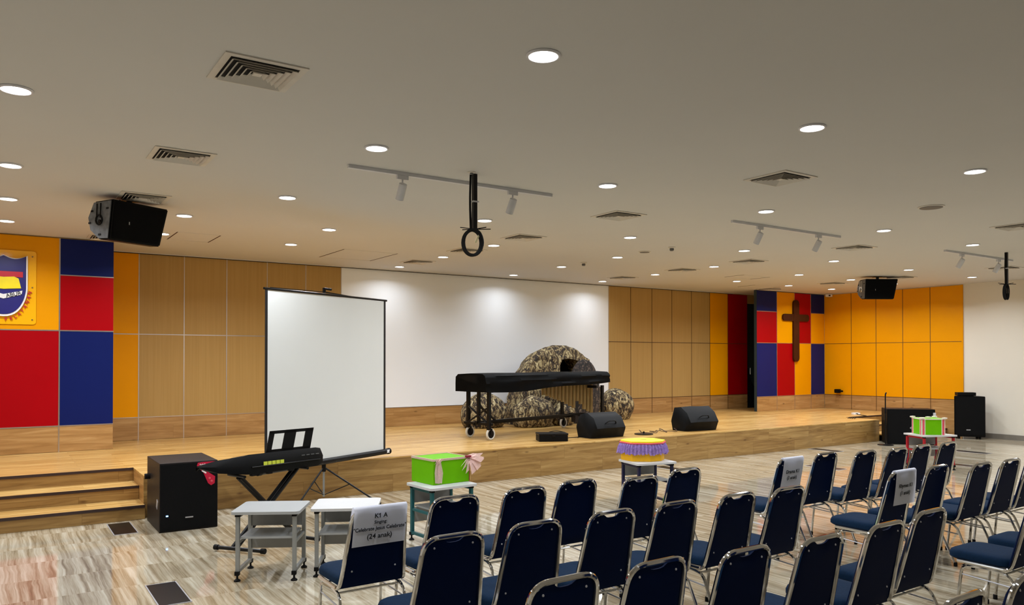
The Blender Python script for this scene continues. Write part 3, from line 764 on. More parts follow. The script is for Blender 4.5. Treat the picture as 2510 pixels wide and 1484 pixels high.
def sign(idx, w_, h_, lines, label, skew=0.0, off=0.0):
    loc, rz = chair_tf[idx]
    t = thing('paper_sign', label, 'sign', loc, rz)
    # sheet folded over the top tube: front flap short, rear flap hanging down
    pr = []
    zt, yt, r = .873, -.253, .0145
    lz = zt - r
    sl = .245
    for k in range(9):
        u = k / 8; z = lz - h_ * (1 - u); pr.append((yt - r - .004 - .004 * math.sin(u * 3) + (lz - z) * sl * .72, z))
    for k in range(1, 6):
        a = PI - PI * k / 6; pr.append((yt + (r + .002) * math.cos(a), lz + (r + .002) * math.sin(a)))
    for k in range(4): pr.append((yt + r + .004 + .012 * k, lz - .03 * k))
    bm = nb(); A, Bv = [], []
    for i, (y, z) in enumerate(pr):
        sk = skew * max(0, (lz - z)) if i < 9 else 0
        A.append(bm.verts.new((-w_ / 2 + off + sk, y, z))); Bv.append(bm.verts.new((w_ / 2 + off + sk * 1.6, y, z)))
    for i in range(len(pr) - 1): bm.faces.new((A[i], Bv[i], Bv[i + 1], A[i + 1]))
    bmesh.ops.solidify(bm, geom=bm.faces[:], thickness=.0012)
    sh = obj('sheet', bm, 'paper', t, True)
    for s, size, dz, sx in lines:
        z = lz - dz; y = yt - r - .004 - .004 * math.sin(3 * (1 - dz / h_)) - .0022 + (lz - z) * sl * .72
        tilt = math.atan(sl * .72)
        text_obj('printed_text', s, size, 'ink', sh, Matrix.Translation((off + skew * dz * 1.2, y, z)) @ Matrix.Rotation(PI / 2 + tilt, 4, 'X'), thick=.0004, sx=sx)
        if s == 'K1 A':      # the flag of the printed 1
            obj('printed_text', B((off - .0125, y, z + .0085), (.011, .0010, .0045), Matrix.Rotation(R(-38), 3, 'Y')), 'ink', sh)
sign(0, .345, .225, [('K1 A', .040, .046, 1.0), ('Singing:', .028, .084, 1.0), ('"Celebrate Jesus Celebrate"', .032, .122, .95), ('(24 anak)', .042, .170, 1.05)],
     'white landscape sheet reading K1 A Singing over the leftmost front row chair', 0, .0)
sign(20, .285, .25, [('Drama K1', .046, .115, 1.0), ('(3 anak)', .044, .170, 1.0)], 'white sheet reading Drama over the first chair right of the aisle, front row', 0, .018)
sign(26, .295, .27, [('Rhymes K1', .044, .115, 1.0), ('(1 anak)', .044, .175, 1.0)], 'white sheet reading Rhymes over the aisle chair of the second row', .12, .025)

# ================================================================= SMALL TABLES
def table(loc, rz, fm, label, w_=.53, d_=.47, h=.55, levellers=True, topm='tabwhite', pm='panelgrey'):
    t = thing('activity_table', label, 'table', loc, rz)
    bm = nb(); prism(bm, rrect(w_, d_, .035, 5), h - .022, h, 'z'); obj('tabletop', bm, topm, t)
    lx, ly = w_ / 2 - .045, d_ / 2 - .055
    for sx in (-1, 1):
        for sy in (-1, 1):
            l = obj('leg', B((sx * lx, sy * ly, (h - .022 + .055) / 2), (.03, .034, h - .022 - .055), bev=.004), fm, t)
            obj('corner_cap', B((sx * lx, sy * ly, h - .034), (.036, .040, .022)), 'rubber', l)
            bm = nb(); fx, fy = sx * lx, sy * (ly + .012)
            box(bm, (fx, fy, .062), (.034, .038, .030)); tube(bm, [(fx, fy, .05), (fx, fy, .015)], .008, 8)
            lathe(bm, [(.026, 0), (.026, .008), (.010, .02)], 12, Matrix.Translation((fx, fy, 0))); obj('foot', bm, 'rubber', l)
        obj('side_rail', B((sx * lx, 0, .075), (.026, 2 * ly - .034, .026)), fm, t)
        obj('top_rail', B((sx * lx, 0, h - .04), (.024, 2 * ly - .042, .03)), fm, t)
        obj('side_rail', B((sx * lx, 0, .30), (.022, 2 * ly - .034, .022)), fm, t)
    obj('shelf', B((0, -.005, .335), (w_ - .125, d_ - .14, .016)), 'greysh', t)
    obj('back_panel', B((0, ly - .004, h - .108), (w_ - .122, .012, .165)), pm, t)
    obj('lower_panel', B((0, ly - .004, .243), (w_ - .122, .012, .14)), pm, t)
    return t
table((1.87, 6.33, 0), R(-30), 'grey', 'small grey framed table with pale grey top, left of the pair', topm='tabgrey')
table((2.43, 6.12, 0), R(-28), 'grey', 'small grey framed table with white top, just behind the singing sign chair')
table((3.58, 6.60, 0), R(4), 'teal', 'small teal framed table carrying the green box with pink tulle')
table((6.39, 6.72, 0), R(-12), 'navyf', 'small navy framed table carrying the yellow box with purple fringe')
table((12.38, 6.58, 0), R(-24), 'redf', 'small red framed table carrying the green box with pink ribbons', w_=.60, d_=.50)

# ---- gift boxes
def fringe(bm, path, z0, z1, amp=.012, out=.03, n=160):
    """ruffled skirt that follows a closed 2D path"""
    L = len(path); tot = []; acc = 0
    for i in range(L):
        a, b = Vector(path[i]), Vector(path[(i + 1) % L]); tot.append((acc, a, b)); acc += (b - a).length
    ring0, ring1, ring2 = [], [], []
    for k in range(n):
        s = acc * k / n
        for a0, a, b in reversed(tot):
            if s >= a0: break
        p = a + (b - a) * ((s - a0) / max(1e-6, (b - a).length)); d = p.normalized()
        wv = amp * math.sin(k * 2 * PI / 5.0) + random.uniform(-.004, .004)
        ring0.append(bm.verts.new((p.x, p.y, z1))); q = p + d * (out * .6 + wv); ring1.append(bm.verts.new((q.x, q.y, (z0 + z1) / 2 + .01)))
        q = p + d * (out + wv * 1.4); ring2.append(bm.verts.new((q.x, q.y, z0 + random.uniform(-.014, .014))))
    for a, b in ((ring0, ring1), (ring1, ring2)):
        for k in range(n): bm.faces.new((a[k], a[(k + 1) % n], b[(k + 1) % n], b[k]))
t = thing('gift_box', 'lime green box with pink tulle bows on the teal table', 'box', (3.63, 6.72, .551), R(6))
obj('box_body', B((0, 0, .12), (.42, .38, .24), bev=.004), 'lime', t)
bm = nb()
for sx, sy in ((1, 0), (-1, 0), (0, 1), (0, -1)): box(bm, (sx * .21, sy * .19, .235), (.42 if sy else .012, .38 if sx else .012, .02))
obj('rim_ribbon', bm, 'tulle', t)
def bow(bm, c, n=9, L_=.13, ax=0):
    for k in range(n):
        a = R(-150 + 240 * k / (n - 1)) + random.uniform(-.1, .1)
        p0 = Vector(c); d = Vector((math.cos(a) * .7, -.28 + random.uniform(-.12, .1), -abs(math.sin(a)) * .9 + .12)); q = p0 + d * L_; s = Vector((.03, 0.008, .018)) * random.uniform(.8, 1.2)
        m1 = p0 + d * L_ * .5 + Vector((0, -.012, .01))
        v = [bm.verts.new(x) for x in (p0 + Vector((.006, 0, 0)), m1 + s * .8, q + s, q - s, m1 - s * .8, p0 - Vector((.006, 0, 0)))]
        bm.faces.new((v[0], v[1], v[4], v[5])); bm.faces.new((v[1], v[2], v[3], v[4]))
bm = nb(); bow(bm, (.205, -.18, .235), 12, .19); bow(bm, (.21, -.12, .24), 8, .15); obj('tulle_bow', bm, 'tulle', t)
bm = nb(); bow(bm, (-.16, -.192, .235), 3, .05)
for dx, zz, ww in ((-.17, .0, .05), (-.14, .0, .045)):
    v = [bm.verts.new(p) for p in ((dx - ww * .2, -.196, .235), (dx - ww * .7, -.205, .12), (dx - ww * .5, -.200, .02), (dx + ww * .5, -.200, .01), (dx + ww * .7, -.205, .11), (dx + ww * .2, -.196, .235))]
    bm.faces.new(v)
obj('tulle_tail', bm, 'tulle', t)
obj('knot', B((.19, -.20, .245), (.06, .03, .02), bev=.006), 'darkred', t); obj('corner_ribbon', B((.211, -.191, .12), (.006, .006, .23)), 'darkred', t)
t = thing('gift_box', 'yellow box with purple fringe and pink trim on the navy table', 'box', (6.42, 6.82, .551), R(-6))
oct_ = [(-.235, -.10), (-.06, -.22), (.10, -.22), (.235, -.10), (.235, .12), (.12, .2), (-.12, .2), (-.235, .12)]
bm = nb(); prism(bm, oct_, 0, .225, 'z'); obj('box_body', bm, 'yel2', t)
bm = nb(); prism(bm, [(x * 1.03, y * 1.03) for x, y in oct_], .215, .232, 'z'); l = obj('lid', bm, 'lemon', t)
obj('coin_slot', B((0, 0, .2325), (.09, .012, .002)), 'ink', l)
bm = nb(); fringe(bm, [(x * 1.03, y * 1.03) for x, y in oct_], .085, .215, .012, .035, 200); obj('fringe', bm, 'purple', t)
bm = nb(); tube(bm, [(x * 1.05, y * 1.05, .208) for x, y in oct_], .010, 6, True); obj('pink_trim', bm, 'pinkrib', t)
t = thing('gift_box', 'lime green box with pink and cream ribbons on the red table', 'box', (12.37, 6.6, .551), R(-38))
obj('box_body', B((0, 0, .125), (.36, .34, .25), bev=.003), 'lime', t)
bm = nb()
for x in (-.15, .15): obj('pink_stripe', B((x, -.1715, .125), (.028, .004, .25)), 'pinkrib', t)
for y in (-.14, .14): obj('pink_stripe', B((-.1815, y, .125), (.004, .028, .25)), 'pinkrib', t)
for x in (-.172, -.128, .128, .172): box(bm, (x, -.172, .125), (.010, .004, .25))
for y in (-.162, -.118, .118, .162): box(bm, (-.182, y, .125), (.004, .010, .25))
for sx, sy in ((1, 0), (-1, 0), (0, 1), (0, -1)): box(bm, (sx * .182, sy * .172, .246), (.37 if sy else .012, .35 if sx else .012, .014))
for q in ((-.17, -.17), (.17, -.17), (-.17, .17), (.17, .17), (.02, .05)): box(bm, (q[0], q[1], .262), (.07, .05, .022), R(30), .006)
obj('cream_ribbon', bm, 'cream', t)

# ================================================================= PROJECTION SCREEN ON TRIPOD
px, py = 3.265, 8.965
ang = math.atan2(.92, 1.83)
t = thing('projector_screen', 'white pull-up projection screen with black border on a tripod', 'projection screen', (px, py, 0), ang)
La, Lb = -.97, 1.07          # cloth span left/right of the pole (local x)
yo = -.06
obj('screen_cloth', B(((La + Lb) / 2, yo, (.565 + 2.50) / 2), (Lb - La - .05, .004, 2.50 - .565)), 'screen', t)
bm = nb()
box(bm, (La + .012, yo - .003, 1.53), (.034, .006, 1.95)); box(bm, (Lb - .012, yo - .003, 1.53), (.034, .006, 1.95)); obj('black_border', bm, 'ink', t)
bm = nb(); tube(bm, [(La - .02, yo, 2.515), (Lb + .03, yo, 2.515)], .013, 10); obj('top_bar', bm, 'blackm', t, True)
bm = nb(); tube(bm, [(La - .07, yo, .53), (Lb + .07, yo, .53)], .036, 14); cs = obj('roller_case', bm, 'blackm', t, True)
for x in (La - .075, Lb + .075):
    bm = nb(); tube(bm, [(x - .028, yo, .53), (x + .018, yo, .53)], .040, 14); obj('end_cap', bm, 'rubber', cs, True)
obj('white_sticker', B((Lb + .03, yo - .036, .535), (.05, .004, .04)), 'crestwhite', cs)
bm = nb(); tube(bm, [(0, 0, .10), (0, 0, 2.56)], .012, 10); obj('pole', bm, 'grey', t, True)
bm = nb(); tube(bm, [(0, 0, 2.54), (0, 0, 2.60)], .02, 8); tube(bm, [(0, 0, 2.59), (.09, -.03, 2.585)], .014, 8); tube(bm, [(.0, 0, 2.55), (.42, yo, 2.52)], .008, 6)
tube(bm, [(0, 0, 2.55), (-.9, yo, 2.53)], .005, 6); obj('top_hook', bm, 'blackm', t)
bm = nb(); tube(bm, [(0, 0, .40), (0, 0, .50)], .026, 12); obj('hub', bm, 'blackm', t, True)
for a in (218, 330, 92):
    e = Vector((.66 * math.cos(R(a) - ang), .66 * math.sin(R(a) - ang), .012)); top = Vector((.02 * math.cos(R(a) - ang), .02 * math.sin(R(a) - ang), .44))
    l = obj('leg', T([top, e], .0105, 8), 'blackm', t, True)
    mid = top.lerp(e, .45); obj('brace', T([mid, (0, 0, .12)], .006, 6), 'blackm', l, True)
    bm = nb(); box(bm, (e.x, e.y, .011), (.03, .03, .022)); obj('rubber_foot', bm, 'rubber', l)

# ================================================================= KEYBOARD AND STAND
ks = thing('keyboard_stand', 'black folding X-shaped keyboard stand behind the grey tables', 'stand', (2.12, 7.27, 0))
O = Vector((2.12, 7.27, 0)); dv = Vector((.95, .31, 0)); nv = Vector((-.31, .95, 0))
lt, rt_, lb_, rb_ = Vector((1.80, 7.12, .69)), Vector((2.45, 7.36, .69)), Vector((1.83, 7.17, .035)), Vector((2.42, 7.38, .035))
for a, b, off in ((lt, rb_, -.05), (lt, rb_, .0), (rt_, lb_, .05), (rt_, lb_, .11)):
    obj('cross_leg', T([a - O + nv * off, b - O + nv * off], .0195, 8), 'blackm', ks, True)
bm = nb(); tube(bm, [(-.02, -.02, .36), (0.03, .12, .36)], .03, 12); obj('pivot', bm, 'blackm', ks, True)
for c, d, s in ((lb_, Vector((.62, -.78, 0)), 1), (rb_, Vector((.5, -.86, 0)), 1)):
    f = obj('floor_bar', T([c - O - d * .25, c - O + d * .25], .018, 8), 'blackm', ks, True)
    for e in (-1, 1):
        p = c - O + d * .25 * e; bm = nb(); tube(bm, [p - d * .02, p + d * .02], .0245, 10); obj('end_cap', bm, 'rubber', f, True)
for c in (lt, rt_): obj('top_bar', T([c - O - nv * .11 + Vector((0, 0, .012)), c - O + nv * .15 + Vector((0, 0, .012))], .014, 8), 'blackm', ks, True)
obj('white_label', B((rt_ * .42 + lb_ * .58) - O + Vector((.0, -.03, 0)), (.03, .008, .09), Matrix.Rotation(R(-42), 3, 'Y')), 'crestwhite', ks)

kb = thing('electric_keyboard', 'black electric keyboard seen from behind with music rest', 'keyboard', (1.50, 7.02, .717), math.atan2(.40, 1.19))
bm = nb()
secs = [(-.02, .05, .11, .085, .10), (.12, -.02, .20, .03, .14), (.36, -.05, .26, -.005, .155), (.42, -.05, .26, -.01, .165), (1.16, -.05, .26, -.01, .165), (1.24, -.02, .24, .01, .15)]
rs = []
for x, ya, yb, za, zb_ in secs:
    rs.append([bm.verts.new((x, y, z)) for y, z in ((ya, za), (ya - .006, (za + zb_) / 2), (ya + .04, zb_), (yb, zb_ - .05), (yb, za))])
for a, b in zip(rs, rs[1:]):
    for i in range(5): bm.faces.new((a[i], a[(i + 1) % 5], b[(i + 1) % 5], b[i]))
bm.faces.new(rs[0][::-1]); bm.faces.new(rs[-1]); bod = obj('body', bm, 'black', kb, True)
mr = nb()
P0 = Vector((.62, .02, .16)); ux = Vector((1, 0, 0)); uz = Vector((.30, .10, 1)).normalized()
def mrb(u0, u1, w0, w1):
    v = []
    for dy in (0, .008):
        for u, wz in ((u0, w0), (u1, w0), (u1, w1), (u0, w1)): v.append(mr.verts.new(P0 + ux * u + uz * wz + Vector((0, dy, 0))))
    for f in ((0, 1, 2, 3), (7, 6, 5, 4), (0, 4, 5, 1), (1, 5, 6, 2), (2, 6, 7, 3), (3, 7, 4, 0)): mr.faces.new([v[i] for i in f])
for q in ((0, .50, 0, .025), (0, .50, .175, .205), (0, .055, 0, .205), (.17, .30, 0, .205), (.41, .50, 0, .205)): mrb(*q)
obj('music_rest', mr, 'blackm', kb)
bm = nb()
for k in range(5): box(bm, (.56 + .045 * k, -.061, .075), (.038, .004, .035))
obj('sticker_strip', bm, 'sticker', kb, label='pale yellow sticker strip')
bm = nb()
for x in (.45, .62, .86): box(bm, (x, -.03, -.018), (.05, .04, .02), bev=.006)
obj('clamp_knob', bm, 'rubber', kb)
bm = nb()
for k in range(4): box(bm, (.98 + .055 * k, -.058, .11), (.035, .006, .008))
obj('connector_port', bm, 'darkgrey', kb)
obj('rear_ridge', T([(.42, -.06, .055), (1.18, -.06, .055)], .006, 6), 'blackm', kb)

# ================================================================= FLOOR-STANDING SPEAKERS
def front_mtx(x, y, z): return Matrix.Translation((x, y, z)) @ Matrix.Rotation(PI / 2, 4, 'X')
t = thing('subwoofer', 'large black subwoofer box beside the stage steps with a red sticker', 'subwoofer', (1.645, 8.405, 0), 0)
obj('cabinet', B((0, .395, .348), (.56, .76, .695), bev=.008), 'blackwood', t)
obj('grille', B((0, .012, .348), (.545, .012, .665)), 'grille', t)
obj('status_light', B((-.21, .003, .165), (.02, .006, .012)), 'led', t, label='small blue status light')
obj('logo_badge', B((.0, .003, .135), (.075, .004, .012)), 'badge', t)
bm = nb(); box(bm, (-.282, .14, .27), (.006, .055, .09), Matrix.Rotation(R(25), 3, 'X'), .002); obj('side_handle', bm, 'badge', t)
obj('rear_knob', T([(-.28, .60, .50), (-.33, .60, .50)], .03, 10), 'rubber', t)
t2 = thing('red_sticker', 'red and white V-shaped sticker hanging at the corner of the large subwoofer', 'sticker', (1.625, 8.405, .03), 0)
bm = nb(); prism(bm, [(.09, .62), (.115, .59), (.155, .545), (.20, .435), (.23, .41), (.265, .43), (.27, .50), (.20, .55), (.18, .575), (.27, .60), (.27, .655), (.15, .655), (.10, .65)], -.002, .004, 'y')
stc = obj('red_ground', bm, 'redstick', t2)
bm = nb(); box(bm, (.225, -.004, .625), (.08, .003, .016), Matrix.Rotation(R(-3), 3, 'Y')); box(bm, (.16, -.004, .555), (.05, .003, .014), Matrix.Rotation(R(35), 3, 'Y'))
obj('white_stroke', bm, 'crestwhite', stc)
text_obj('sticker_text', '200', .042, 'crestwhite', stc, front_mtx(.145, -.004, .622), thick=.001)
bm = nb()
for q in ((.215, .485), (.235, .455)): lathe(bm, [(.012, 0), (.012, .003), (.006, .004)], 10, front_mtx(q[0], -.003, q[1]))
obj('pale_dot', bm, 'pinkrib', stc)

ang2 = math.atan2(-.65, .60)
t = thing('subwoofer', 'wide black subwoofer at the right end of the stage, behind the red table', 'subwoofer', (15.50, 8.62, 0), ang2)
obj('cabinet', B((0, .26, .36), (.90, .50, .72), bev=.01), 'black', t)
obj('grille', B((0, .005, .36), (.87, .012, .69)), 'grille', t)
text_obj('maker_name', 'dB', .085, 'badge', t, front_mtx(.03, -.004, .345), thick=.002, sx=1.2)
bm = nb(); box(bm, (.43, .0, .62), (.05, .06, .07), bev=.008); obj('corner_bracket', bm, 'lightgrey', t)
t = thing('microphone_stand', 'thin black microphone stand beside the far subwoofer', 'microphone stand', (14.98, 8.86, 0))
bm = nb(); lathe(bm, [(.15, 0), (.15, .012), (.03, .025)], 24); obj('round_base', bm, 'blackm', t, True)
obj('pole', T([(0, 0, .02), (0, 0, 1.0)], .012, 8), 'blackm', t, True)
obj('clip', T([(0, 0, 1.0), (.01, 0, 1.04), (.035, 0, 1.06)], .014, 8), 'rubber', t, True)
obj('clutch', T([(0, 0, .64), (0, 0, .74)], .018, 8), 'rubber', t, True)

t = thing('party_speaker', 'tall black wheeled loudspeaker against the pale right wall', 'loudspeaker', (17.62, 8.5, .0), R(-52))
bm = nb(); prism(bm, [(-.30, 0), (-.24, .30), (-.12, .42), (.12, .42), (.24, .30), (.30, 0)], .05, .93, 'z', .008); obj('cabinet', bm, 'black', t)
bm = nb(); prism(bm, [(-.28, -.012), (.28, -.012), (.28, .0), (-.28, .0)], .09, .90, 'z'); obj('grille', bm, 'grille', t)
obj('logo_badge', B((-.03, -.014, .20), (.08, .004, .02)), 'badge', t)
for x in (-.2, .2):
    for y in (.06, .30): obj('wheel', T([(x - .02, y, .03), (x + .02, y, .03)], .03, 12), 'rubber', t, True)
obj('side_handle', B((.285, .12, .32), (.02, .06, .03)), 'badge', t)
t = thing('receiver_box', 'small flat black box on top of the wheeled loudspeaker', 'receiver', (17.72, 8.64, .931), R(-48))
obj('case', B((0, 0, .045), (.36, .22, .07), bev=.006), 'black', t); obj('foot', B((0, 0, .006), (.28, .16, .012)), 'rubber', t)

# stage monitors under black covers
def monitor(loc, rz, label, w_=.66, h=.42):
    t = thing('stage_monitor', label, 'stage monitor', loc, rz)
    prof = [(-.20, .0), (-.27, .16), (-.17, .33), (-.02, h), (.16, h - .03), (.24, .2), (.18, 0)]
    bm = nb(); ra = []
    xs = [-w_ / 2, -w_ / 2 + .05, -w_ / 6, w_ / 6, w_ / 2 - .05, w_ / 2]
    for i, x in enumerate(xs):
        k = .80 if i in (0, 5) else 1
        ra.append([bm.verts.new((x + random.uniform(-.006, .006), y * k + random.uniform(-.008, .008) * (z > 0), z * (k if z > 0 else 1) + random.uniform(-.006, .006) * (z > 0))) for y, z in prof])
    n = len(prof)
    for a, b in zip(ra, ra[1:]):
        for j in range(n): bm.faces.new((a[j], a[(j + 1) % n], b[(j + 1) % n], b[j]))
    bm.faces.new(ra[0][::-1]); bm.faces.new(ra[-1]); o = obj('cover', bm, 'cloth', t, True)
    bm = nb(); tube(bm, fillet([(-.10, -.235, .24), (-.06, -.27, .28), (.08, -.27, .28), (.13, -.235, .235)], .03), .010, 6); obj('handle_flap', bm, 'cloth', t, True)
    obj('front_panel', B((0, -.20, .06), (w_ * .8, .02, .10)), 'black', t)
monitor((8.36, 9.90, STAGE), R(2), 'black covered stage monitor in front of the marimba', .72, .41)
monitor((10.58, 9.90, STAGE), R(-4), 'black covered stage monitor alone at the middle of the stage edge', .76, .43)
t = thing('equipment_case', 'flat black case lying at the stage edge left of the monitor', 'case', (7.30, 9.83, STAGE), R(-25))
obj('case_body', B((0, 0, .048), (.46, .30, .094), bev=.012), 'black', t); obj('case_lid', B((0, 0, .112), (.47, .31, .03), bev=.010), 'blackm', t); obj('latch', B((0, -.157, .09), (.05, .008, .03)), 'rubber', t)
bm = nb(); tube(bm, fillet([(.20, .10, .128), (.10, .12, .15), (-.02, .11, .128)], .05), .006, 6); obj('carry_handle', bm, 'rubber', t, True)
t = thing('round_stand_base', 'flat black round disc on the stage between the two monitors', 'stand base', (9.22, 9.78, STAGE))
bm = nb(); lathe(bm, [(.16, 0), (.16, .014), (.04, .022)], 24); obj('plate', bm, 'blackm', t, True); obj('stub', T([(0, 0, .02), (0, 0, .05)], .015, 8), 'blackm', t)
bm = nb(); rnd = random.Random(3); pts = [(9.25, 9.85)]
for k in range(22): pts.append((9.35 + k * .035 + rnd.uniform(-.05, .05), 9.95 + .14 * math.sin(k * .9) + rnd.uniform(-.03, .03)))
pts.append((10.3, 9.98)); tube(bm, fillet([(x, y, STAGE + .006 + (.05 if i % 5 == 2 else 0)) for i, (x, y) in enumerate(pts)], .03, 3), .005, 6)
tag(obj('cable', bm, 'wire', smooth=True), 'thin brown cable looping on the stage beside the middle monitor', 'cable')
bm = nb(); tube(bm, fillet([(7.6, 9.86, STAGE + .006), (7.75, 10.0, STAGE + .006), (7.85, 9.86, STAGE + .02), (7.98, 10.02, STAGE + .006), (8.1, 9.95, STAGE + .006)], .05, 3), .006, 6)
tag(obj('cable', bm, 'rubber', smooth=True), 'short black cable between the flat case and the left monitor', 'cable')
bm = nb()
for k in range(4): tube(bm, fillet([(15.3, 9.75 + .05 * k, STAGE + .006), (15.7, 9.95 + .04 * k, STAGE + .006), (16.3, 10.1 - .03 * k, STAGE + .006), (16.6, 10.5, STAGE + .006)], .2, 4), .006, 6)
tag(obj('cable', bm, 'rubber', smooth=True), 'bundle of black cables on the stage floor at the right end', 'cable')
t = thing('socket_box', 'small pale box at the end of the cable bundle on the right of the stage', 'box', (16.62, 10.55, STAGE), R(-30))
obj('box_body', B((0, 0, .02), (.16, .10, .04), bev=.004), 'crestwhite', t); obj('socket', B((0, -.05, .022), (.05, .006, .02)), 'darkgrey', t)

# ================================================================= MARIMBA
mz = R(12.4)
t = thing('covered_marimba', 'marimba under a black cloth on a wheeled frame on the stage', 'marimba', (6.50, 10.42, STAGE), mz)
Lm = 3.08
bm = nb(); nx = 90; pf = [(.66, .80), (.66, .90), (.655, 1.0), (.60, 1.045), (.30, 1.06), (.02, 1.05), (-.03, 1.02), (-.045, .98), (-.05, .94), (-.055, .90), (-.058, .85), (-.06, .80)]
rows_ = []
for i in range(nx + 1):
    u = i / nx; x = -.12 + (Lm + .2) * u; row = []
    sag = .06 * math.sin(PI * min(1, u * 1.15)) if u < .87 else .02
    droop = -.03 + .10 * (1 - u) * 0 - .16 * 0
    for j, (y, z) in enumerate(pf):
        zz = z; yy = y
        if j in (0, 11): zz = .765 - .015 * math.sin(u * 9) + (.14 * max(0, u - .3)) ; yy += .004 * math.sin(u * 40) * (1 if j == 0 else -1)
        elif j == 10: zz += .35 * (.14 * max(0, u - .3))
        if 6 < j < 11: yy -= .012 * math.sin(j * 2.3 + u * 5) + .006 * math.sin(u * 26 + j)
        if j in (3, 4, 5): zz += .003 * math.sin(u * 13) - (.02 if u > .5 else 0) * 0
        yy = yy * (1 - .12 * u) + .03 * u
        row.append(bm.verts.new((x, yy, zz)))
    rows_.append(row)
for a, b in zip(rows_, rows_[1:]):
    for j in range(len(pf) - 1): bm.faces.new((a[j], a[j + 1], b[j + 1], b[j]))
bm.faces.new(rows_[0][::-1]); bm.faces.new(rows_[-1])
bmesh.ops.solidify(bm, geom=bm.faces[:], thickness=.006); obj('cloth_cover', bm, 'cloth', t, True)
for (x, y) in ((0, .0), (.09, .575), (2.5, .60), (2.98, .03)):
    l = obj('leg', B((x, y, .50), (.055, .045, .60)), 'blackm', t)
    f = nb(); box(f, (x, y, .19), (.06, .05, .05)); box(f, (x + .03, y, .14), (.03, .07, .09)); cf = obj('caster_fork', f, 'blackm', l)
    wx = x + .035
    bm = nb(); tube(bm, [(wx + .078 * math.cos(a), y - .0, .096 + .078 * math.sin(a)) for a in [2 * PI * k / 24 for k in range(24)]], .018, 8, True); wh = obj('wheel', bm, 'wheel', l, True)
    bm = nb(); lathe(bm, [(.064, -.014), (.064, .014), (.02, .02)], 20, Matrix.Translation((wx, y, .096)) @ Matrix.Rotation(PI / 2, 4, 'X')); obj('wheel_hub', bm, 'rubber', l, True)
obj('leg', B((.045, .28, .52), (.05, .04, .56)), 'blackm', t)
for y0, y1, x in ((0, .575, .04), (.0, .6, 2.75)):
    obj('end_rail', B((x, (y0 + y1) / 2, .25), (.05, y1 - y0 + .06, .04)), 'blackm', t)
    obj('end_rail', B((x, (y0 + y1) / 2, .78), (.05, y1 - y0 + .06, .05)), 'blackm', t)
obj('brace', T([(.03, .06, .26), (.05, .52, .52)], .016, 8), 'blackm', t); obj('brace', T([(.03, .52, .26), (.05, .06, .52)], .016, 8), 'blackm', t)
obj('brace', T([(.05, .30, .55), (.45, .30, .27)], .02, 8), 'blackm', t)
obj('lower_rail', B((1.4, .30, .27), (2.8, .05, .035)), 'blackm', t)
obj('lower_rail', B((1.4, .36, .235), (2.8, .03, .03)), 'blackm', t)
obj('pedal_block', B((2.48, .28, .19), (.08, .10, .12)), 'blackwood', t)
for k in range(14):
    x = 1.52 + k * .103
    L_ = [.20, .22, .25, .28, .31, .34, .38, .42, .46, .34, .40, .50, .54, .58][k]
    obj('resonator_tube', T([(x, .20, .86), (x, .20, .86 - L_)], .036, 12), 'brass', t, True)

# ================================================================= ROCK CAVE PROP
def lump(bm, c, s, seed, rough=.10, sub=4, flat=True):
    r = bmesh.ops.create_icosphere(bm, subdivisions=sub, radius=1.0); rn = random.Random(seed)
    ks = [(Vector((rn.uniform(-1, 1), rn.uniform(-1, 1), rn.uniform(-1, 1))) * rn.uniform(2, 6), rn.uniform(0, 6)) for _ in range(9)]
    for v in r['verts']:
        d = sum(math.sin(k.dot(v.co) + p) for k, p in ks) / 9
        p = v.co * (1 + rough * d * 2.2)
        v.co = Vector((p.x * s[0], p.y * s[1], p.z * s[2])) + Vector(c)
        if v.co.z < 0: v.co.z = 0
rock = camo_mat()
rock_dark = camo_mat((0.44, (8, 6, 6)), 'dark_mottled_stone')
t = thing('rock_cave_prop', 'mottled brown domed cave prop with dark opening behind the marimba', 'stage prop', (9.55, 12.75, STAGE))
bm = nb()
NS = 40
out, inn = [], []
def dome(a): # outer outline of the dome in the xz plane
    return (-1.18 * math.copysign(abs(math.cos(a)) ** .80, math.cos(a)), 1.56 * max(0.0, math.sin(a)) ** 1.10)
rn = random.Random(5)
ringsF = []
for d, k in ((.0, .965), (.10, 1.0), (.38, .97), (.50, .90)):
    ringsF.append([bm.verts.new((dome(PI * i / NS)[0] * k + rn.uniform(-.02, .02), -.25 + d + rn.uniform(-.02, .02), max(0, dome(PI * i / NS)[1] * k + rn.uniform(-.018, .018)))) for i in range(NS + 1)])
for a, b in zip(ringsF, ringsF[1:]):
    for i in range(NS): bm.faces.new((a[i], a[i + 1], b[i + 1], b[i]))
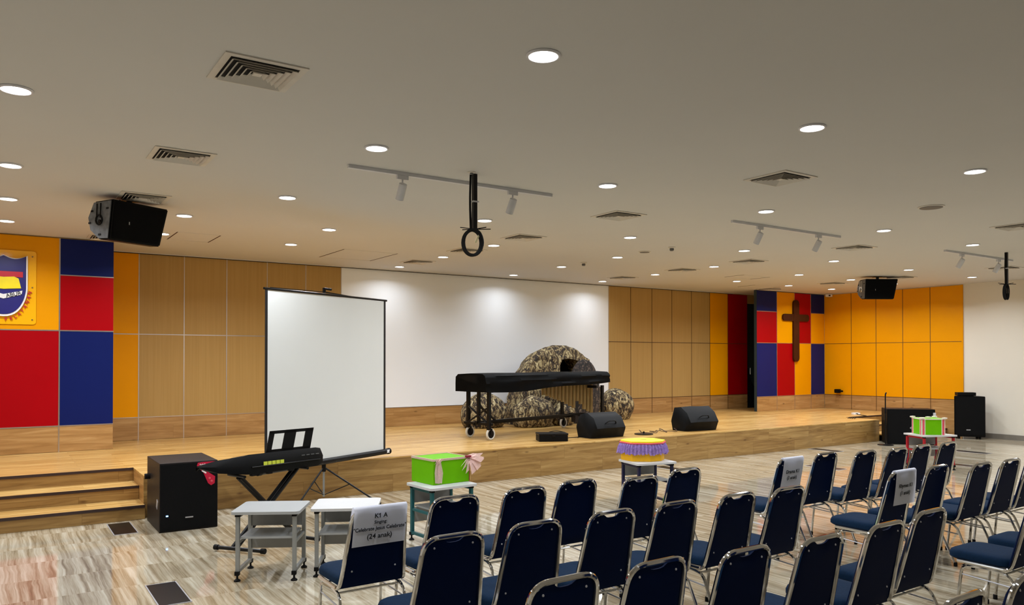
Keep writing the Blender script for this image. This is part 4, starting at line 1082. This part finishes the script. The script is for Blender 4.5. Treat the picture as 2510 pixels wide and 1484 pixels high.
# front face around the opening
opening = [(-.10, 0), (-.10, .6), (-.09, 1.16), (-.04, 1.28), (.14, 1.30), (.36, 1.26), (.50, 1.05), (.56, .6), (.56, 0)]
inner = []
for i in range(NS + 1):
    s = i / NS * (len(opening) - 1); k = min(int(s), len(opening) - 2); f_ = s - k
    inner.append(bm.verts.new((opening[k][0] * (1 - f_) + opening[k + 1][0] * f_, -.30, opening[k][1] * (1 - f_) + opening[k + 1][1] * f_)))
for i in range(NS): bm.faces.new((ringsF[0][i], inner[i], inner[i + 1], ringsF[0][i + 1]))
inner2 = [bm.verts.new((v.co.x, .18, v.co.z)) for v in inner]
for i in range(NS): bm.faces.new((inner[i], inner2[i], inner2[i + 1], inner[i + 1]))
obj('cave_shell', bm, rock, t, True)
bm = nb(); prism(bm, [(x, z) for x, z in opening], .15, .18, 'y'); obj('dark_opening', bm, 'curtain', t)
for k, (c, s, sd, nm, lb2) in enumerate((((9.86, 12.2, STAGE + .44), (.40, .13, .84), 3, 'rolling_stone_prop', 'round dark mottled stone prop leaning across the cave opening'),
      ((11.02, 12.55, STAGE + .28), (.42, .32, .42), 8, 'boulder_prop', 'mottled boulder prop right of the cave, before the beige panels'),
      ((7.68, 12.5, STAGE + .24), (.47, .34, .42), 13, 'boulder_prop', 'long mottled boulder prop at the left end behind the marimba'),
      ((8.55, 12.1, STAGE + .22), (.42, .30, .36), 17, 'boulder_prop', 'mottled boulder prop between the left boulder and the cave'),
      ((9.2, 12.0, STAGE + .18), (.26, .20, .28), 21, 'boulder_prop', 'low mottled boulder prop seen under the marimba resonators'))):
    bm = nb(); lump(bm, (0, 0, c[2] - STAGE), s, sd, .09); o = obj(nm, bm, rock_dark if k == 0 else rock, None, True); o.location = (c[0], c[1], STAGE)
    tag(o, lb2, 'stage prop')

# ================================================================= FLOOR BOXES
def fbox(x, y, label, proto=[None]):
    if proto[0] is None:
        t = thing('floor_box', label, 'floor outlet', (x, y, 0), 0, 'dark floor outlet boxes')
        obj('lid', B((0, 0, .0015), (.205, .59, .005)), 'boxvoid', t)
        bm = nb()
        for s in (-1, 1): box(bm, (s * .1075, 0, .002), (.008, .61, .006)); box(bm, (0, s * .302, .0018), (.205, .008, .005))
        obj('edge_frame', bm, 'badge', t); proto[0] = t
    else: dup(proto[0], (x, y, 0), 0, label)
fbox(1.07, 6.23, 'dark floor outlet lid nearest the camera, left of the grey tables')
fbox(1.085, 8.87, 'dark floor outlet lid at the foot of the left steps')
fbox(13.2, 9.0, 'dark floor outlet lid before the stage, behind the right front row')
fbox(11.1, 7.58, 'dark floor outlet lid beyond the drama sign chair')
fbox(15.2, 7.3, 'dark floor outlet lid right of the red table')
fbox(8.95, 8.85, 'dark floor outlet lid before the stage, right of the navy table')
fbox(13.2, 6.4, 'dark floor outlet lid behind the far right chair')
